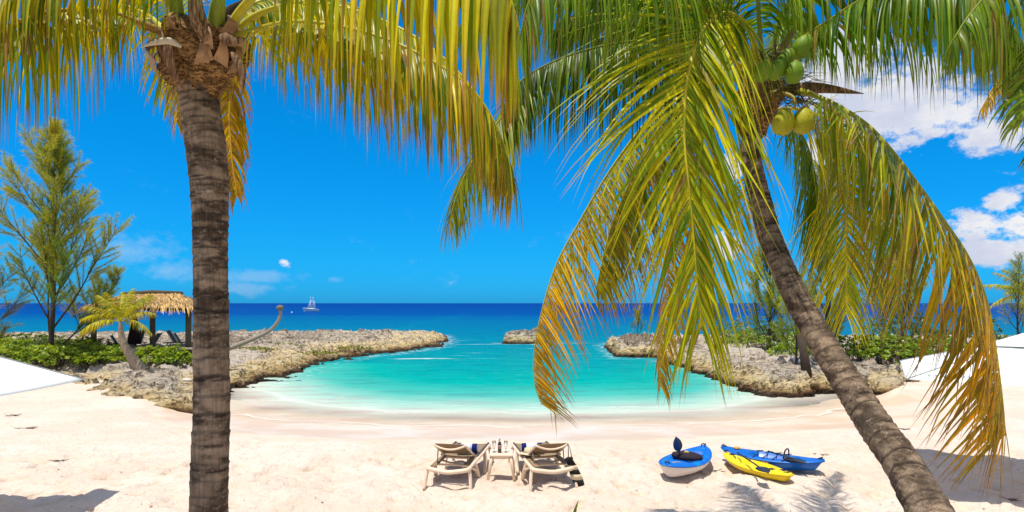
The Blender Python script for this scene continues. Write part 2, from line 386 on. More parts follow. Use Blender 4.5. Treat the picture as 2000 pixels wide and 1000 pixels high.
def rock_z(x, y, poly, left):
    d = poly_dist(x, y, poly)
    d = d+(fbm(x*.9, y*.9, 4, 41)-.5)*1.1+(fbm(x*3.5, y*3.5, 3, 43)-.5)*.35
    if left:
        slope = np.minimum(np.interp(x, [-13, -9, -5, 0], [6.5, 6.0, 3.2, 1.2]), np.interp(y, [18, 21, 24, 30], [1.6, 2.2, 4.5, 7])); top = np.interp(y, [18, 23, 30, 45, 60], [.50, .62, .62, .36, .30])
        top = top+np.exp(-((x+13.2)**2/6+(y-21.5)**2/4))*.25
    else:
        slope = np.interp(x, [6, 10, 14, 30], [.9, 2.0, 2.6, 3]); top = np.interp(y, [20, 25, 35, 45, 60], [.60, .52, .42, .50, -.2])
    k = np.clip(d/slope, 0, 1); bs = np.interp(y, [21, 25], [-.12, -.62]) if left else -.62; z = bs+(top-bs)*(1-(1-k)**(1.6 if left else 2.4))
    rough = ridged(x*1.1, y*1.1, 5, 51)-.62; fine = fbm(x*5, y*5, 4, 61)-.5
    edge = sstep(d, -.3, .3)*(1-.65*sstep(d, 2.5, 6))
    seaside = sstep(y, 36, 44)
    slab = ridged(x*.45+3, y*.55, 3, 58)-.62; z = z+edge*(rough*.5+fine*.26)+slab*.55*sstep(d, .2, 1.2)+seaside*sstep(d, 0, 1)*(rough*.55+fine*.25)+(fbm(x*.5, y*.5, 3, 71)-.5)*.22*sstep(d, 0, 2)
    q = z/.34+fbm(x*.8, y*.8, 2, 99)*1.2; fl = np.floor(q); z = z+.8*((fl+sstep(q-fl, .62, .92))-q)*.34*sstep(d, .1, .6)*(1-.4*sstep(d, 6, 9))
    z = z-.20*np.maximum(0, ridged(x*2.3, y*2.3, 3, 66)-.80)*5*edge
    for px, py, r in (PITS if left else []):
        z = z-.6*np.exp(-(((x-px)**2+((y-py)*.8)**2)/(r*r))**2)
    sandy = sstep(d, 2.0, 4.0)*(1-sstep(y, 31, 38))*sstep(y, 22, 26) if left else sstep(d, 1.6, 3.4)*sstep(fbm(x*.3, y*.3, 3, 9)+.15, .4, .6)
    z = np.where(d < .0, np.minimum(z, WZ-.1+d*2.5), z)
    return np.where(d < -1.0, -2.2, z), sandy, d
def make_rock(name, poly, xr, yr, left):
    xs = axis(xr); ys = axis(yr); X, Y = np.meshgrid(xs, ys); Z, S, d = rock_z(X, Y, poly, left)
    # undercut, craggy edges
    e = sstep(d, -.6, .2)*(1-sstep(d, .6, 1.6))
    Xd = X+e*(fbm(X*2.5, Y*2.5+Z*2, 3, 81)-.5)*.7; Yd = Y+e*((fbm(X*2.5+9, Y*2.5+Z*2, 3, 91)-.5)*.7)
    F = grid_faces(len(xs), len(ys)); Zf = Z.ravel(); keep = (Zf[F] > -2.0).any(1)
    idx = np.unique(F[keep]); mp = np.full(len(Zf), -1); mp[idx] = np.arange(len(idx))
    V = np.stack([Xd, Yd, Z], -1).reshape(-1, 3)[idx]
    o = np_mesh(name, V, mp[F[keep]], M_ROCK, attrs={'sandy': S.ravel()[idx]}); tag(o, kind='structure'); return o
make_rock('rocky_headland', LEFT, [(-70, -30, 1.0), (-30, -21, .16), (-21, -3, .09)], [(16, 28, .09), (28, 50, .15), (50, 75, .25)], True)
make_rock('rocky_shore', RIGHT, [(6, 19, .09), (19, 34, .2), (34, 70, 1)], [(18, 30, .09), (30, 48, .16), (48, 66, .3)], False)
def ground_at(x, y):
    a = np.array([x], float); c = np.array([y], float)
    z1 = rock_z(a, c, LEFT, True)[0][0] if x < 0 else rock_z(a, c, RIGHT, False)[0][0]
    return max(float(z1), float(sand_z(a, c)[0]))
# islet between the headlands
c0 = G(1012, 671, WZ); IS = [(c0.x-1.9+dx, c0.y+dy) for dx, dy in ((0, 0), (1.0, -.6), (2.6, -.8), (4, -.3), (4.6, .9), (3, 2), (1, 1.6))]
xs = np.arange(c0.x-3, c0.x+4, .07); ys = np.arange(c0.y-2, c0.y+3.2, .09); X, Y = np.meshgrid(xs, ys)
d = poly_dist(X, Y, IS)+(fbm(X*1.3, Y*1.3, 4, 141)-.5)*.8
Z = -1.2+1.75*(1-(1-np.clip(d/.9, 0, 1))**2)+(X-c0.x)*.13+(ridged(X*1.3, Y*1.3, 5, 15)-.6)*.7*sstep(d, -.2, .3)
F = grid_faces(len(xs), len(ys)); keep = (Z.ravel()[F] > -1.15).any(1)
o = np_mesh('rock', np.stack([X, Y, Z], -1).reshape(-1, 3), F[keep], M_ROCK); tag(o, 'small golden brown rock islet rising alone from the sea between the two headlands', 'rock')

# sea
m = bpy.data.materials.new('sea_water'); m.use_nodes = True; t = NT(m.node_tree); b = t.n['Principled BSDF']
pos = t.node('ShaderNodeNewGeometry').outputs['Position']; sp = t.node('ShaderNodeSeparateXYZ', {0: pos})
off = t.node('ShaderNodeAttribute', attribute_name='offshore').outputs['Fac']    # metres from the waterline
rk = t.node('ShaderNodeAttribute', attribute_name='rock_gap').outputs['Fac']     # metres to the nearest rock
low = t.noise(t.scaled(pos, (.35, .9, 0)), .25, 4, .6); mid = t.noise(t.scaled(pos, (.35, 1.2, 0)), 1.1, 5, .6); big_ = t.noise(t.scaled(pos, (.02, .1, 0)), .35, 3)
dd = t.math('ADD', off, t.math('MULTIPLY', t.math('SUBTRACT', low, .5), t.math('ADD', 1.0, t.math('MULTIPLY', off, .35))))
lg = t.math('DIVIDE', t.math('LOGARITHM', t.math('MAXIMUM', t.math('ADD', dd, 1.0), 1.0), 10.0), 3.0)
lg = t.math('ADD', lg, t.math('MULTIPLY', t.math('SUBTRACT', big_, .5), t.math('MULTIPLY', lg, .10)))
L = lambda mtr: math.log10(mtr+1)/3
col = t.ramp(lg, [(0, (.90, .77, .62)), (L(1.6), (.76, .71, .57)), (L(3.2), (.40, .55, .44)), (L(6), (.06, .40, .33)), (L(10), (.0, .34, .285)), (L(16), (.0, .28, .28)), (L(26), (.0, .235, .275)), (L(50), (.0, .165, .275)), (L(105), (.0, .12, .275)), (L(190), (.0, .06, .26)), (1.0, (.0, .042, .23))])
col = t.mix(t.math('MULTIPLY', t.smooth(mid, .46, .66), .55), col, t.mix(1, col, (1.0, .66, .74), 'MULTIPLY'))
# foam
fn = t.noise(t.scaled(pos, (.9, 1.8, 0)), 1.6, 8, .72); fn2 = t.noise(t.scaled(pos, (.35, 2.6, 0)), 1.2, 5, .65)
lace = t.noise(t.scaled(pos, (1, 2, 0)), 4.5, 5, .7)
foam_rock = t.math('MULTIPLY', t.smooth(rk, 1.1, .0), t.smooth(fn, .52, .60))
sea_side = t.smooth(sp.outputs[1], 36, 42)
foam_rock = t.math('MULTIPLY', foam_rock, t.math('ADD', .35, t.math('MULTIPLY', sea_side, .45)))
swell = t.math('MULTIPLY', t.math('MULTIPLY', t.smooth(t.noise(t.scaled(pos, (.12, .8, 0)), 1.0, 6, .7), .6, .68), t.smooth(sp.outputs[1], 33, 40)), t.smooth(sp.outputs[1], 62, 50))
swell = t.math('MULTIPLY', swell, .8)
sw_w = t.math('MULTIPLY', t.math('MULTIPLY', t.smooth(off, 6.5, 2.0), t.smooth(fn2, .5, .66)), t.math('MULTIPLY', t.smooth(lace, .38, .6), .55))
d2 = t.math('ADD', off, t.math('MULTIPLY', t.math('SUBTRACT', t.noise(t.scaled(pos, (.5, .5, 0)), .9, 3), .5), 1.3))
def line(c_, wd, k): return t.math('MULTIPLY', t.smooth(t.math('ABSOLUTE', t.math('SUBTRACT', d2, c_)), wd, 0), k)
edge = t.math('MAXIMUM', line(.25, .10, .55), t.math('MAXIMUM', line(1.25, .25, .3), line(2.4, .3, .35)))
edge = t.math('MULTIPLY', edge, t.smooth(lace, .3, .5))
foam = t.math('MAXIMUM', t.math('MAXIMUM', foam_rock, swell), t.math('MAXIMUM', sw_w, edge), clamp=True)
painted_glint = t.math('MULTIPLY', t.smooth(t.noise(t.scaled(pos, (1.2, 4.5, 0)), 1.5, 5, .7), .60, .70), .45)
col = t.mix(painted_glint, col, t.mix(.35, col, (.75, .85, .8)))  # pale glints painted into the water colour by noise
cf = t.mix(foam, col, (.80, .80, .76))
cloudy = t.smooth(off, -.1, 6.0)
t.l.new(cf, b.inputs['Base Color']); b.inputs['Roughness'].default_value = .16; b.inputs['IOR'].default_value = 1.33; b.inputs['Specular IOR Level'].default_value = .28
wv = t.math('ADD', t.math('MULTIPLY', t.noise(t.scaled(pos, (.5, 1.3, 0)), .9, 5, .62), 1.0), t.math('MULTIPLY', t.noise(t.scaled(pos, (.7, 1.4, 0)), 5.0, 4, .6), .18))
wstr = t.smooth(off, .5, 14)
bmp = t.node('ShaderNodeBump', {'Strength': t.math('ADD', .06, t.math('MULTIPLY', wstr, .85)), 'Distance': .3, 'Height': wv})
t.l.new(bmp.outputs[0], b.inputs['Normal'])
trn = t.node('ShaderNodeBsdfTransparent', {'Color': (.97, .99, .98, 1)})
alpha = t.math('MAXIMUM', t.math('ADD', .10, t.math('MULTIPLY', t.smooth(t.math('ADD', off, t.math('MULTIPLY', t.math('SUBTRACT', low, .5), 3.0)), -.2, 3.4), .86)), foam, clamp=True)
dif = t.node('ShaderNodeBsdfDiffuse', {'Color': cf, 'Normal': bmp.outputs[0]}); glo = t.node('ShaderNodeBsdfGlossy', {'Color': (1, 1, 1, 1), 'Roughness': .12, 'Normal': bmp.outputs[0]})
wat = t.node('ShaderNodeMixShader', {0: t.math('MULTIPLY', t.math('SUBTRACT', 1.0, foam), .055), 1: dif.outputs[0], 2: glo.outputs[0]})
mx = t.node('ShaderNodeMixShader', {0: alpha, 1: trn.outputs[0], 2: wat.outputs[0]})
t.l.new(mx.outputs[0], t.n['Material Output'].inputs[0])
xs = axis([(-20000, -2000, 3000), (-2000, -200, 300), (-200, -40, 20), (-40, -14, .8), (-14, 16, .22), (16, 40, .8), (40, 200, 20), (200, 2000, 300), (2000, 20000, 3000)])
ys = axis([(14.5, 34, .16), (34, 64, .4), (64, 120, 2), (120, 400, 20), (400, 2000, 200), (2000, 24000, 2000)])
X, Y = np.meshgrid(xs, ys)
off_ = Y-np.interp(X, SHORE_X, SHORE_Y); off_ = np.where(np.abs(X) > 17, Y-20, off_); off_ = np.maximum(off_, -1)
side_ = np.interp(X, [-12, -4, 6, 12], [0, 1, 1, 0])
off_ = np.where((Y < 36) & (Y > 18), off_*(.45+.55*np.interp(X, [-9, -4, 6, 10], [.2, 1, 1, .1])), off_)
gap = np.minimum(np.abs(poly_dist(X, Y, LEFT)), np.minimum(np.abs(poly_dist(X, Y, RIGHT)), np.abs(poly_dist(X, Y, IS))))
wvz = (fbm(X*.35, Y*.8, 3, 7)-.5)*.10*sstep(off_, 3, 16)*(1-sstep(Y, 80, 200))
o = np_mesh('sea', np.stack([X, Y, WZ+wvz], -1).reshape(-1, 3), grid_faces(len(xs), len(ys)), m, attrs={'offshore': off_, 'rock_gap': np.minimum(gap, 100)}); tag(o, kind='structure')

# ------------------------------------------------------------------ palms
GREEN = dict(a=(.03, .12, .006), b=(.20, .31, .010), tip=(.22, .17, .03), dry=.06, tipk=.85)
YELLOW = dict(a=(.13, .25, .006), b=(.66, .56, .008), tip=(.36, .18, .03), dry=.10, tipk=.72)
GOLD = dict(a=(.34, .30, .008), b=(.66, .38, .010), tip=(.24, .09, .03), dry=.22, tipk=.6)
MIXED = dict(a=(.06, .16, .006), b=(.55, .46, .008), tip=(.20, .08, .035), dry=.10, tipk=.76)
DARK = dict(a=(.012, .055, .006), b=(.12, .21, .010), tip=(.12, .12, .02), dry=.03, tipk=.88)
def lerp3(a, b, t): return tuple(a[i]*(1-t)+b[i]*t for i in range(3))
def leaflet(mb, p, d0, T, L, wid, droop, col, r, seg=6, sag=Vector((0, 0, -1)), tipk=.8, tip=(.3, .15, .03), tw=0.):
    d = d0.normalized(); q = p.copy(); base = len(mb.v); st = L/seg
    bend = droop; kink = r.uniform(.6, 1.4); brk = r.randint(2, seg-1) if r.random() < .16 else -1; sx_ = Vector((r.uniform(-.5, .5), r.uniform(-.5, .5), -.9))
    for k in range(seg+1):
        u = k/seg
        W = T-d*T.dot(d)
        if W.length < .15: W = d.orthogonal()
        W.normalize(); N = d.cross(W)
        W = W*math.cos(tw)+N*math.sin(tw); N = d.cross(W)
        wd = wid*(min(1, .55+u*3.0) if u < .15 else max(.015, 1-((u-.15)/.85)**1.15))*.55
        mb.v += [q-W*wd, q+N*wd*.38, q+W*wd]
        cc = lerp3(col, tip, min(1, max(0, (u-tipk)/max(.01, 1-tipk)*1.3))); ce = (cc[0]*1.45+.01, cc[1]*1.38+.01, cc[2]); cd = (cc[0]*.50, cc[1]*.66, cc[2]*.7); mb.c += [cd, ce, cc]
        if k < seg:
            if k == brk: d = (d*.5+sx_).normalized()
            d = (d+sag*bend/seg*kink*(.6+.9*u)).normalized(); q = q+d*st
    for k in range(seg):
        i = base+k*3; mb.f += [(i, i+1, i+4, i+3), (i+1, i+2, i+5, i+4)]
def frond(palm, pts, N, n, Lmax, wid=.03, pal=GREEN, droop=2.0, ang=(38, 62), t0=.16, fold=.15, rad=.022, singles=False, seed=1, prof=(.55, .35, .38), seg=6, raw=False, gap=0., single_n=0, asym=None, far=None, sides=(-1, 1), stalkcol=None):
    r = random.Random(seed)
    pp = pts if raw else [P(*p) for p in pts]
    S, Ltot = catmull(pp, 48); N = Vector(N).normalized()
    st = MB(); rads = [rad*(1.25-.25*min(1, i/6)) if i < 7 else rad*(1-.86*(i/47)**.8) for i in range(48)]
    st.tube(S, rads, 6); sc = stalkcol or lerp3(pal['b'], (.30, .30, .06), .4)
    st.c = [lerp3(sc, lerp3(pal['b'], (.3, .2, .05), .3), min(1, (i//6)/47)) for i in range(len(st.v))]
    fr = st.build('frond', M_RACHIS, palm)
    mb = MB(); g = Vector((0, 0, -1))
    for i in range(n):
        t = t0+(1-t0)*(i+.5)/n; f = t*47; j = min(46, int(f)); p = S[j].lerp(S[j+1], f-j); T = (S[j+1]-S[j]).normalized()
        Sd = T.cross(N)
        if Sd.length < .1: Sd = T.orthogonal()
        Sd.normalize(); Nn = Sd.cross(T).normalized(); u = (t-t0)/(1-t0)
        for s in sides:
            if gap and r.random() < gap: continue
            a = R(ang[1]+(ang[0]-ang[1])*u+r.gauss(0, 5.5))
            if asym and s == asym[0]: a -= R(asym[1])
            lift = .12-fold+r.uniform(-.16, .16)
            d = Sd*s*math.sin(a)+T*math.cos(a)+Nn*lift
            lp = prof[0]+(1-prof[0])*min(1, u/prof[1]) if u < prof[1] else 1-(1-prof[2])*((u-prof[1])/(1-prof[1]))**1.5
            L = Lmax*lp*(r.uniform(.92, 1.12) if r.random() < .8 else r.uniform(.6, .95))
            if asym and s == asym[0]: L *= asym[2]
            x = r.random(); col = lerp3(pal['a'], pal['b'], x)
            if far: col = lerp3(col, lerp3(far[0], far[1], x), min(1, max(0, (u-.25)*1.9)))
            col = lerp3(col, pal['tip'], .35*u*r.random())
            if r.random() < pal['dry']: col = lerp3(col, (.30, .17, .07), r.uniform(.5, 1)); L *= .9
            k = r.uniform(.75, 1.2); col = tuple(q*k for q in col)
            one = singles and (not single_n or (i+1)*single_n//n != i*single_n//n); tgt = MB() if one else mb
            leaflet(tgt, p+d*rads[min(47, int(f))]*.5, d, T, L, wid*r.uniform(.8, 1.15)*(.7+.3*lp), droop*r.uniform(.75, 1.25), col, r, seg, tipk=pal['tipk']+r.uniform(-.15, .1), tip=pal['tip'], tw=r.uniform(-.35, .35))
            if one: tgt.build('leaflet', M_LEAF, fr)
    if mb.v:
        o = mb.build('leaflets', M_LEAF, fr); o['kind'] = 'stuff'
    return fr

m = bpy.data.materials.new('palm_trunk'); m.use_nodes = True; t = NT(m.node_tree); b = t.n['Principled BSDF']
pos = t.node('ShaderNodeNewGeometry').outputs['Position']
ring = t.node('ShaderNodeAttribute', attribute_name='scar').outputs['Fac']
fib = t.noise(t.scaled(pos, (60, 60, 5)), 1, 4, .6); patch = t.noise(t.scaled(pos, (4, 4, 9)), 1, 5, .65); spk = t.noise(t.scaled(pos, (26, 26, 40)), 1, 5, .7)
c = t.mix(t.smooth(patch, .38, .62), (.070, .047, .031), (.33, .235, .155))
c = t.mix(t.math('MULTIPLY', t.smooth(t.noise(pos, 2.2, 4), .5, .62), .45), c, (.10, .075, .055))
c = t.mix(t.math('MULTIPLY', t.smooth(fib, .4, .65), .55), c, t.mix(1, c, (.45, .42, .4), 'MULTIPLY'))
c = t.mix(t.math('MULTIPLY', t.smooth(spk, .58, .68), .7), c, (.36, .28, .21))
c = t.mix(t.math('MULTIPLY', ring, .85), c, (.022, .016, .012))
t.l.new(c, b.inputs['Base Color']); b.inputs['Roughness'].default_value = .92; b.inputs['Specular IOR Level'].default_value = .1
bh = t.math('ADD', t.math('MULTIPLY', fib, .6), t.math('MULTIPLY', spk, .8))
t.l.new(t.node('ShaderNodeBump', {'Strength': .8, 'Distance': .012, 'Height': bh}).outputs[0], b.inputs['Normal'])
M_TRUNK = m
def palm_trunk(palm, pts, rads, spacing, seed=3, n=36, res=.012, amp=.055):
    """pts bottom to top; spacing(u) = ring spacing in metres"""
    r = random.Random(seed); fine, L = catmull(pts, max(40, int(sum((Vector(b)-Vector(a)).length for a, b in zip(pts, pts[1:]))/res)))
    m_ = len(fine); rings = [0.0]
    while rings[-1] < L: rings.append(rings[-1]+spacing(rings[-1]/L)*r.uniform(.45, 1.7))
    tilt = [(r.uniform(-1, 1)*.014, r.uniform(0, 6.28), r.uniform(.5, 1.3)) for _ in rings]; rings = np.array(rings)
    V = []; SCR = []
    x = Vector((1, 0, 0))
    for i, p in enumerate(fine):
        T = (fine[min(i+1, m_-1)]-fine[max(0, i-1)]).normalized(); x = (x-T*x.dot(T)).normalized(); y = T.cross(x); s = L*i/(m_-1)
        u = i/(m_-1); f = u*(len(rads)-1); j = min(len(rads)-2, int(f)); rr = rads[j]*(1-f+j)+rads[j+1]*(f-j)
        for k in range(n):
            a = 2*math.pi*k/n; j0 = int(np.searchsorted(rings, s)); j0 = min(j0, len(rings)-1)
            ti = tilt[j0]; s2 = s+ti[0]*math.cos(a+ti[1])+.006*math.sin(3*a+ti[1]*2)
            j1 = min(len(rings)-1, max(1, int(np.searchsorted(rings, s2)))); q = (s2-rings[j1-1])/(rings[j1]-rings[j1-1]); q = min(1, max(0, q))
            bump = (q**2.2)*amp*tilt[j1][2]; sc = 1 if q < .14 else max(0, 1-(q-.14)/.12)
            sc *= tilt[j1][2]*.75
            R_ = rr*(1+bump+.012*math.sin(5*a+s*9)+.010*math.sin(11*a-s*23))
            V.append(p+(x*math.cos(a)+y*math.sin(a))*R_); SCR.append(min(1, sc))
    V = np.array([tuple(v) for v in V]); i = np.arange(m_*n).reshape(m_, n); i2 = np.roll(i, -1, 1)
    F = np.stack([i[:-1], i2[:-1], i2[1:], i[1:]], -1).reshape(-1, 4)
    return np_mesh('trunk', V, F, M_TRUNK, palm, attrs={'scar': SCR})

M_FIBRE = bpy.data.materials.new('palm_fibre'); m = M_FIBRE; m.use_nodes = True; t = NT(m.node_tree); b = t.n['Principled BSDF']
pos = t.node('ShaderNodeNewGeometry').outputs['Position']
f1 = t.noise(t.scaled(pos, (14, 14, 60)), 1, 6, .65, 1.2); f2 = t.noise(t.scaled(pos, (5, 5, 9)), 1, 6, .7, .8); f3 = t.noise(t.scaled(pos, (90, 90, 14)), 1, 3)
c = t.mix(t.smooth(f1, .40, .60), (.11, .05, .018), (.55, .31, .12)); c = t.mix(t.math('MULTIPLY', t.smooth(f2, .52, .66), .85), c, (.045, .02, .01))  # dark patches painted in as shaded hollows of the fibre
c = t.mix(t.math('MULTIPLY', t.smooth(f3, .55, .7), .4), c, (.55, .36, .2))
t.l.new(c, b.inputs['Base Color']); b.inputs['Roughness'].default_value = .95; b.inputs['Specular IOR Level'].default_value = .08
t.l.new(t.node('ShaderNodeBump', {'Strength': 1., 'Distance': .03, 'Height': t.math('ADD', f1, f3)}).outputs[0], b.inputs['Normal'])
M_SPATHE = mat('dry_spathe', (.26, .135, .065), .7, .2, var=.35, vscale=20, bump=.4)
m = bpy.data.materials.new('streaked_sheath'); m.use_nodes = True; t = NT(m.node_tree); b = t.n['Principled BSDF']; pos = t.node('ShaderNodeNewGeometry').outputs['Position']
s1 = t.noise(t.scaled(pos, (55, 55, 7)), 1, 6, .7, .5); s2 = t.noise(pos, 12, 5, .6)
c = t.mix(t.smooth(s1, .38, .62), (.07, .035, .02), (.40, .24, .13)); c = t.mix(t.math('MULTIPLY', t.smooth(s2, .5, .65), .7), c, (.20, .09, .045))
t.l.new(c, b.inputs['Base Color']); b.inputs['Roughness'].default_value = .8; b.inputs['Specular IOR Level'].default_value = .15
t.l.new(t.node('ShaderNodeBump', {'Strength': 1., 'Distance': .02, 'Height': s1}).outputs[0], b.inputs['Normal']); M_STRIP = m
M_PALE = mat('pale_stub', (.55, .47, .34), .7, .2, var=.2)

# --- left palm
D = 4.25
LP = thing('coconut_palm', P(407, 1000, 4.25)*1, 'tall straight coconut palm with ringed dark trunk and frayed brown fibre crown', 'palm tree')
LP.location = (P(407, 1000, D).x, D, 0); bpy.context.view_layer.update()
def under(root, o): o.matrix_parent_inverse = Matrix.Translation(-root.location)
class Rooted:
    """children made in world space under a moved empty"""
    def __init__(s, root): s.root = root; s.n0 = set(COL.objects)
    def done(s):
        inv = Matrix.Translation(-s.root.location)
        for o in COL.objects:
            if o.parent == s.root and o not in s.n0: o.matrix_parent_inverse = s.root.matrix_basis.inverted()
rt = Rooted(LP)
cpts = [(405, 1560, D), (406, 1100, D), (407, 1000, D), (413, 800, D), (412, 600, D), (410, 400, D), (404, 300, D), (393, 230, D), (384, 170, D), (388, 110, D)]
palm_trunk(LP, [P(*p) for p in cpts], [x/2/1200*D for x in (112, 102, 84, 81, 78, 74, 71, 68, 67, 65, 64, 63, 61, 63, 68, 73, 70, 64)],
           lambda u: .085 if u < .6 else (.06 if u < .8 else .032), seed=3)
# fibre skirt: rough cone widening to the petioles
def fibre(root, c, ax, prof, seed, sx=1.0, sy=1.0, n=72, rows=60):
    r = random.Random(seed); V = []; ph = [r.uniform(0, 6) for _ in range(8)]
    zs = np.linspace(0, 1, rows)
    A, Zg = np.meshgrid(np.linspace(0, 2*np.pi, n, endpoint=False), zs)
    rad = np.interp(Zg, [p[0] for p in prof], [p[1] for p in prof])
    nz = fbm(np.cos(A)*2.5+9+Zg*3, np.sin(A)*2.5+9-Zg*2, 4, seed)-.5; fold = np.sin(A*9+Zg*7+nz*9)*.03+np.sin(A*23+Zg*3)*.018
    rad = rad*(1+nz*.85+fold)
    rag = np.where(Zg < .05, (fbm(np.cos(A)*3+5, np.sin(A)*3+5, 3, seed+4)-.5)*.16, 0)
    h = ax.length; up = ax.normalized(); x = Vector((1, 0, 0)); x = (x-up*x.dot(up)).normalized(); y = up.cross(x)
    for z, a, q, rg in zip(Zg.ravel(), A.ravel(), rad.ravel(), rag.ravel()):
        V.append(tuple(c+up*(z*h+rg)+x*math.cos(a)*q*sx+y*math.sin(a)*q*sy))
    i = np.arange(rows*n).reshape(rows, n); i2 = np.roll(i, -1, 1)
    return np_mesh('fibre', V, np.stack([i[:-1], i2[:-1], i2[1:], i[1:]], -1).reshape(-1, 4), M_FIBRE, root)
fibre(LP, P(383, 182, D), P(400, 50, D)-P(383, 182, D), [(0, .128), (.12, .17), (.3, .22), (.5, .25), (.72, .285), (.85, .27), (1, .18)], 12, 1.0, .85)
def blade(root, name, pts, wid, m, th=.012, thick=.3):
    mb = MB(); S, _ = catmull([P(*p) for p in pts], 16)
    mb.tube(S, [wid*max(.06, math.sin(math.pi*min(1, .12+.88*(1-abs(2*i/15-.7)/1.5)))) if 0 else wid*(min(1, .35+i/5) if i < 6 else max(.04, 1-((i-5)/10.2)**1.5)) for i in range(16)], 8, flat=thick, up=Vector((0, -1, 0)))
    return mb.build(name, m, root)
blade(LP, 'dead_stub', [(355, 92, 4.0), (330, 80, 3.96), (300, 84, 3.93), (274, 93, 3.92)], .022, M_PALE)
blade(LP, 'dead_stub', [(430, 70, 4.05), (455, 80, 4.0), (475, 76, 3.98), (482, 82, 3.98)], .045, M_STRIP, thick=.6)
blade(LP, 'spathe', [(452, 100, 4.0), (466, 125, 3.97), (474, 150, 3.97), (471, 192, 3.97)], .028, M_STRIP)
blade(LP, 'spathe', [(400, 80, 4.0), (385, 30, 3.95), (378, -20, 3.95), (376, -60, 3.95)], .055, M_STRIP, thick=.5)
blade(LP, 'spathe', [(316, 60, 4.0), (326, 100, 3.98), (342, 150, 4.0), (365, 180, 4.07)], .04, M_STRIP, thick=.4)
blade(LP, 'spathe', [(415, 70, 4.3), (445, 30, 4.25), (468, 8, 4.2), (480, -5, 4.2)], .06, M_DBARK)
r = random.Random(31); mb = MB()
for i in range(170):
    a = r.uniform(0, 6.28); u = r.random(); rr_ = .15+.12*u; p = P(384+u*12, 170-u*95, D)+Vector((math.cos(a)*rr_, math.sin(a)*rr_*.85, 0)); L_ = r.uniform(.06, .28); q = p+Vector((math.cos(a)*r.uniform(0, .1), math.sin(a)*.05, -L_*r.uniform(.3, 1)))
    mb.tube([p, (p+q)/2+Vector((math.cos(a)*.03, 0, .02)), q], [.004, .003, .001], 3, False); k = r.uniform(.3, 1.2); mb.c += [(.40*k, .24*k, .11*k)]*9
for i in range(14):      # torn sheath edges standing off the fibre
    a = r.uniform(3.3, 6.1); u = r.uniform(.35, 1); rr_ = .2+.08*u; p = P(384+u*12, 175-u*100, D)+Vector((math.cos(a)*rr_, math.sin(a)*rr_*.85, 0)); w_ = r.uniform(.03, .07); L_ = r.uniform(.10, .22); o_ = Vector((math.cos(a), math.sin(a), 0)); sd = Vector((-o_.y, o_.x, r.uniform(-.5, .5)))
    n_ = len(mb.v)
    for k in range(5):
        q = p+o_*(.03+.05*math.sin(k*.8))+Vector((0, 0, L_*(k/4-.3))); ww = w_*(1-k/4.6); mb.v += [q-sd*ww, q+sd*ww+o_*.01]
        kk = r.uniform(.5, 1.2); mb.c += [(.40*kk, .23*kk, .11*kk)]*2
        if k: mb.f.append((n_+2*k-2, n_+2*k-1, n_+2*k+1, n_+2*k))
o = mb.build('fibre_strands', M_RACHIS, LP); o['kind'] = 'stuff'
K = dict(N=(0, 0, 1))
frond(LP, [(430, 90, 4.25), (475, 68, 4.1), (550, 46, 3.95), (625, 46, 3.85), (720, 66, 3.75), (800, 97, 3.7), (900, 155, 3.65), (955, 220, 3.65), (990, 300, 3.7), (1005, 360, 3.75)], (0, 0, 1), 108, .80, .023, MIXED, 5.0, single_n=80, t0=.14, rad=.028, seed=11, fold=.5, singles=True)
frond(LP, [(440, 70, 4.2), (480, 10, 4.0), (560, -60, 3.7), (680, -120, 3.4), (800, -130, 3.1), (920, -90, 2.9), (985, -30, 2.8), (1015, 60, 2.8)], (0, 0, 1), 62, 1.15, .040, YELLOW, 6.0, t0=.3, rad=.028, seed=12, fold=.6, singles=True)
frond(LP, [(440, 85, 4.3), (500, 30, 4.25), (600, 5, 4.2), (720, 30, 4.1), (830, 85, 4.0), (920, 170, 3.95), (975, 270, 3.95), (985, 360, 3.95)], (0, 0, 1), 110, .85, .022, YELLOW, 4.0, t0=.16, rad=.024, fold=.4, seed=24)
frond(LP, [(435, 80, 4.3), (460, 30, 4.3), (520, 0, 4.4), (600, -8, 4.5), (680, 8, 4.6), (750, 50, 4.7), (800, 120, 4.8)], (0, 0, 1), 80, .62, .024, MIXED, 4.5, t0=.15, rad=.026, seed=13, fold=.4)
frond(LP, [(335, 70, 4.2), (285, 50, 4.1), (225, 27, 4.0), (165, 20, 3.8), (90, 25, 3.6), (20, 50, 3.4), (-60, 100, 3.3), (-120, 190, 3.2)], (0, 0, 1), 78, .80, .019, MIXED, 5.5, t0=.12, rad=.026, seed=14, fold=.5, stalkcol=(.34, .19, .05))
frond(LP, [(350, 60, 4.2), (330, 0, 4.1), (270, -50, 3.9), (190, -70, 3.7), (100, -60, 3.5), (20, -20, 3.4), (-60, 50, 3.3)], (0, 0, 1), 66, .66, .020, MIXED, 5.0, t0=.12, rad=.036, seed=15, fold=.5)
frond(LP, [(375, 90, 4.45), (348, 30, 4.7), (325, 35, 5.0), (322, 110, 5.2), (338, 190, 5.3)], (0, -1, .1), 50, .60, .026, YELLOW, 1.2, ang=(35, 60), t0=.25, seed=16)
frond(LP, [(365, 80, 4.45), (330, 10, 4.8), (290, -20, 5.2), (240, 0, 5.5), (205, 60, 5.6)], (0, -.3, 1), 56, .60, .024, GREEN, 2.6, t0=.2, seed=17, fold=.4)
frond(LP, [(420, 90, 4.45), (450, 85, 4.7), (456, 140, 4.9), (448, 220, 4.9), (453, 310, 4.85), (463, 380, 4.8)], (.5, -.8, .1), 70, .46, .022, GOLD, 2.6, ang=(30, 50), t0=.2, seed=18, fold=.2)
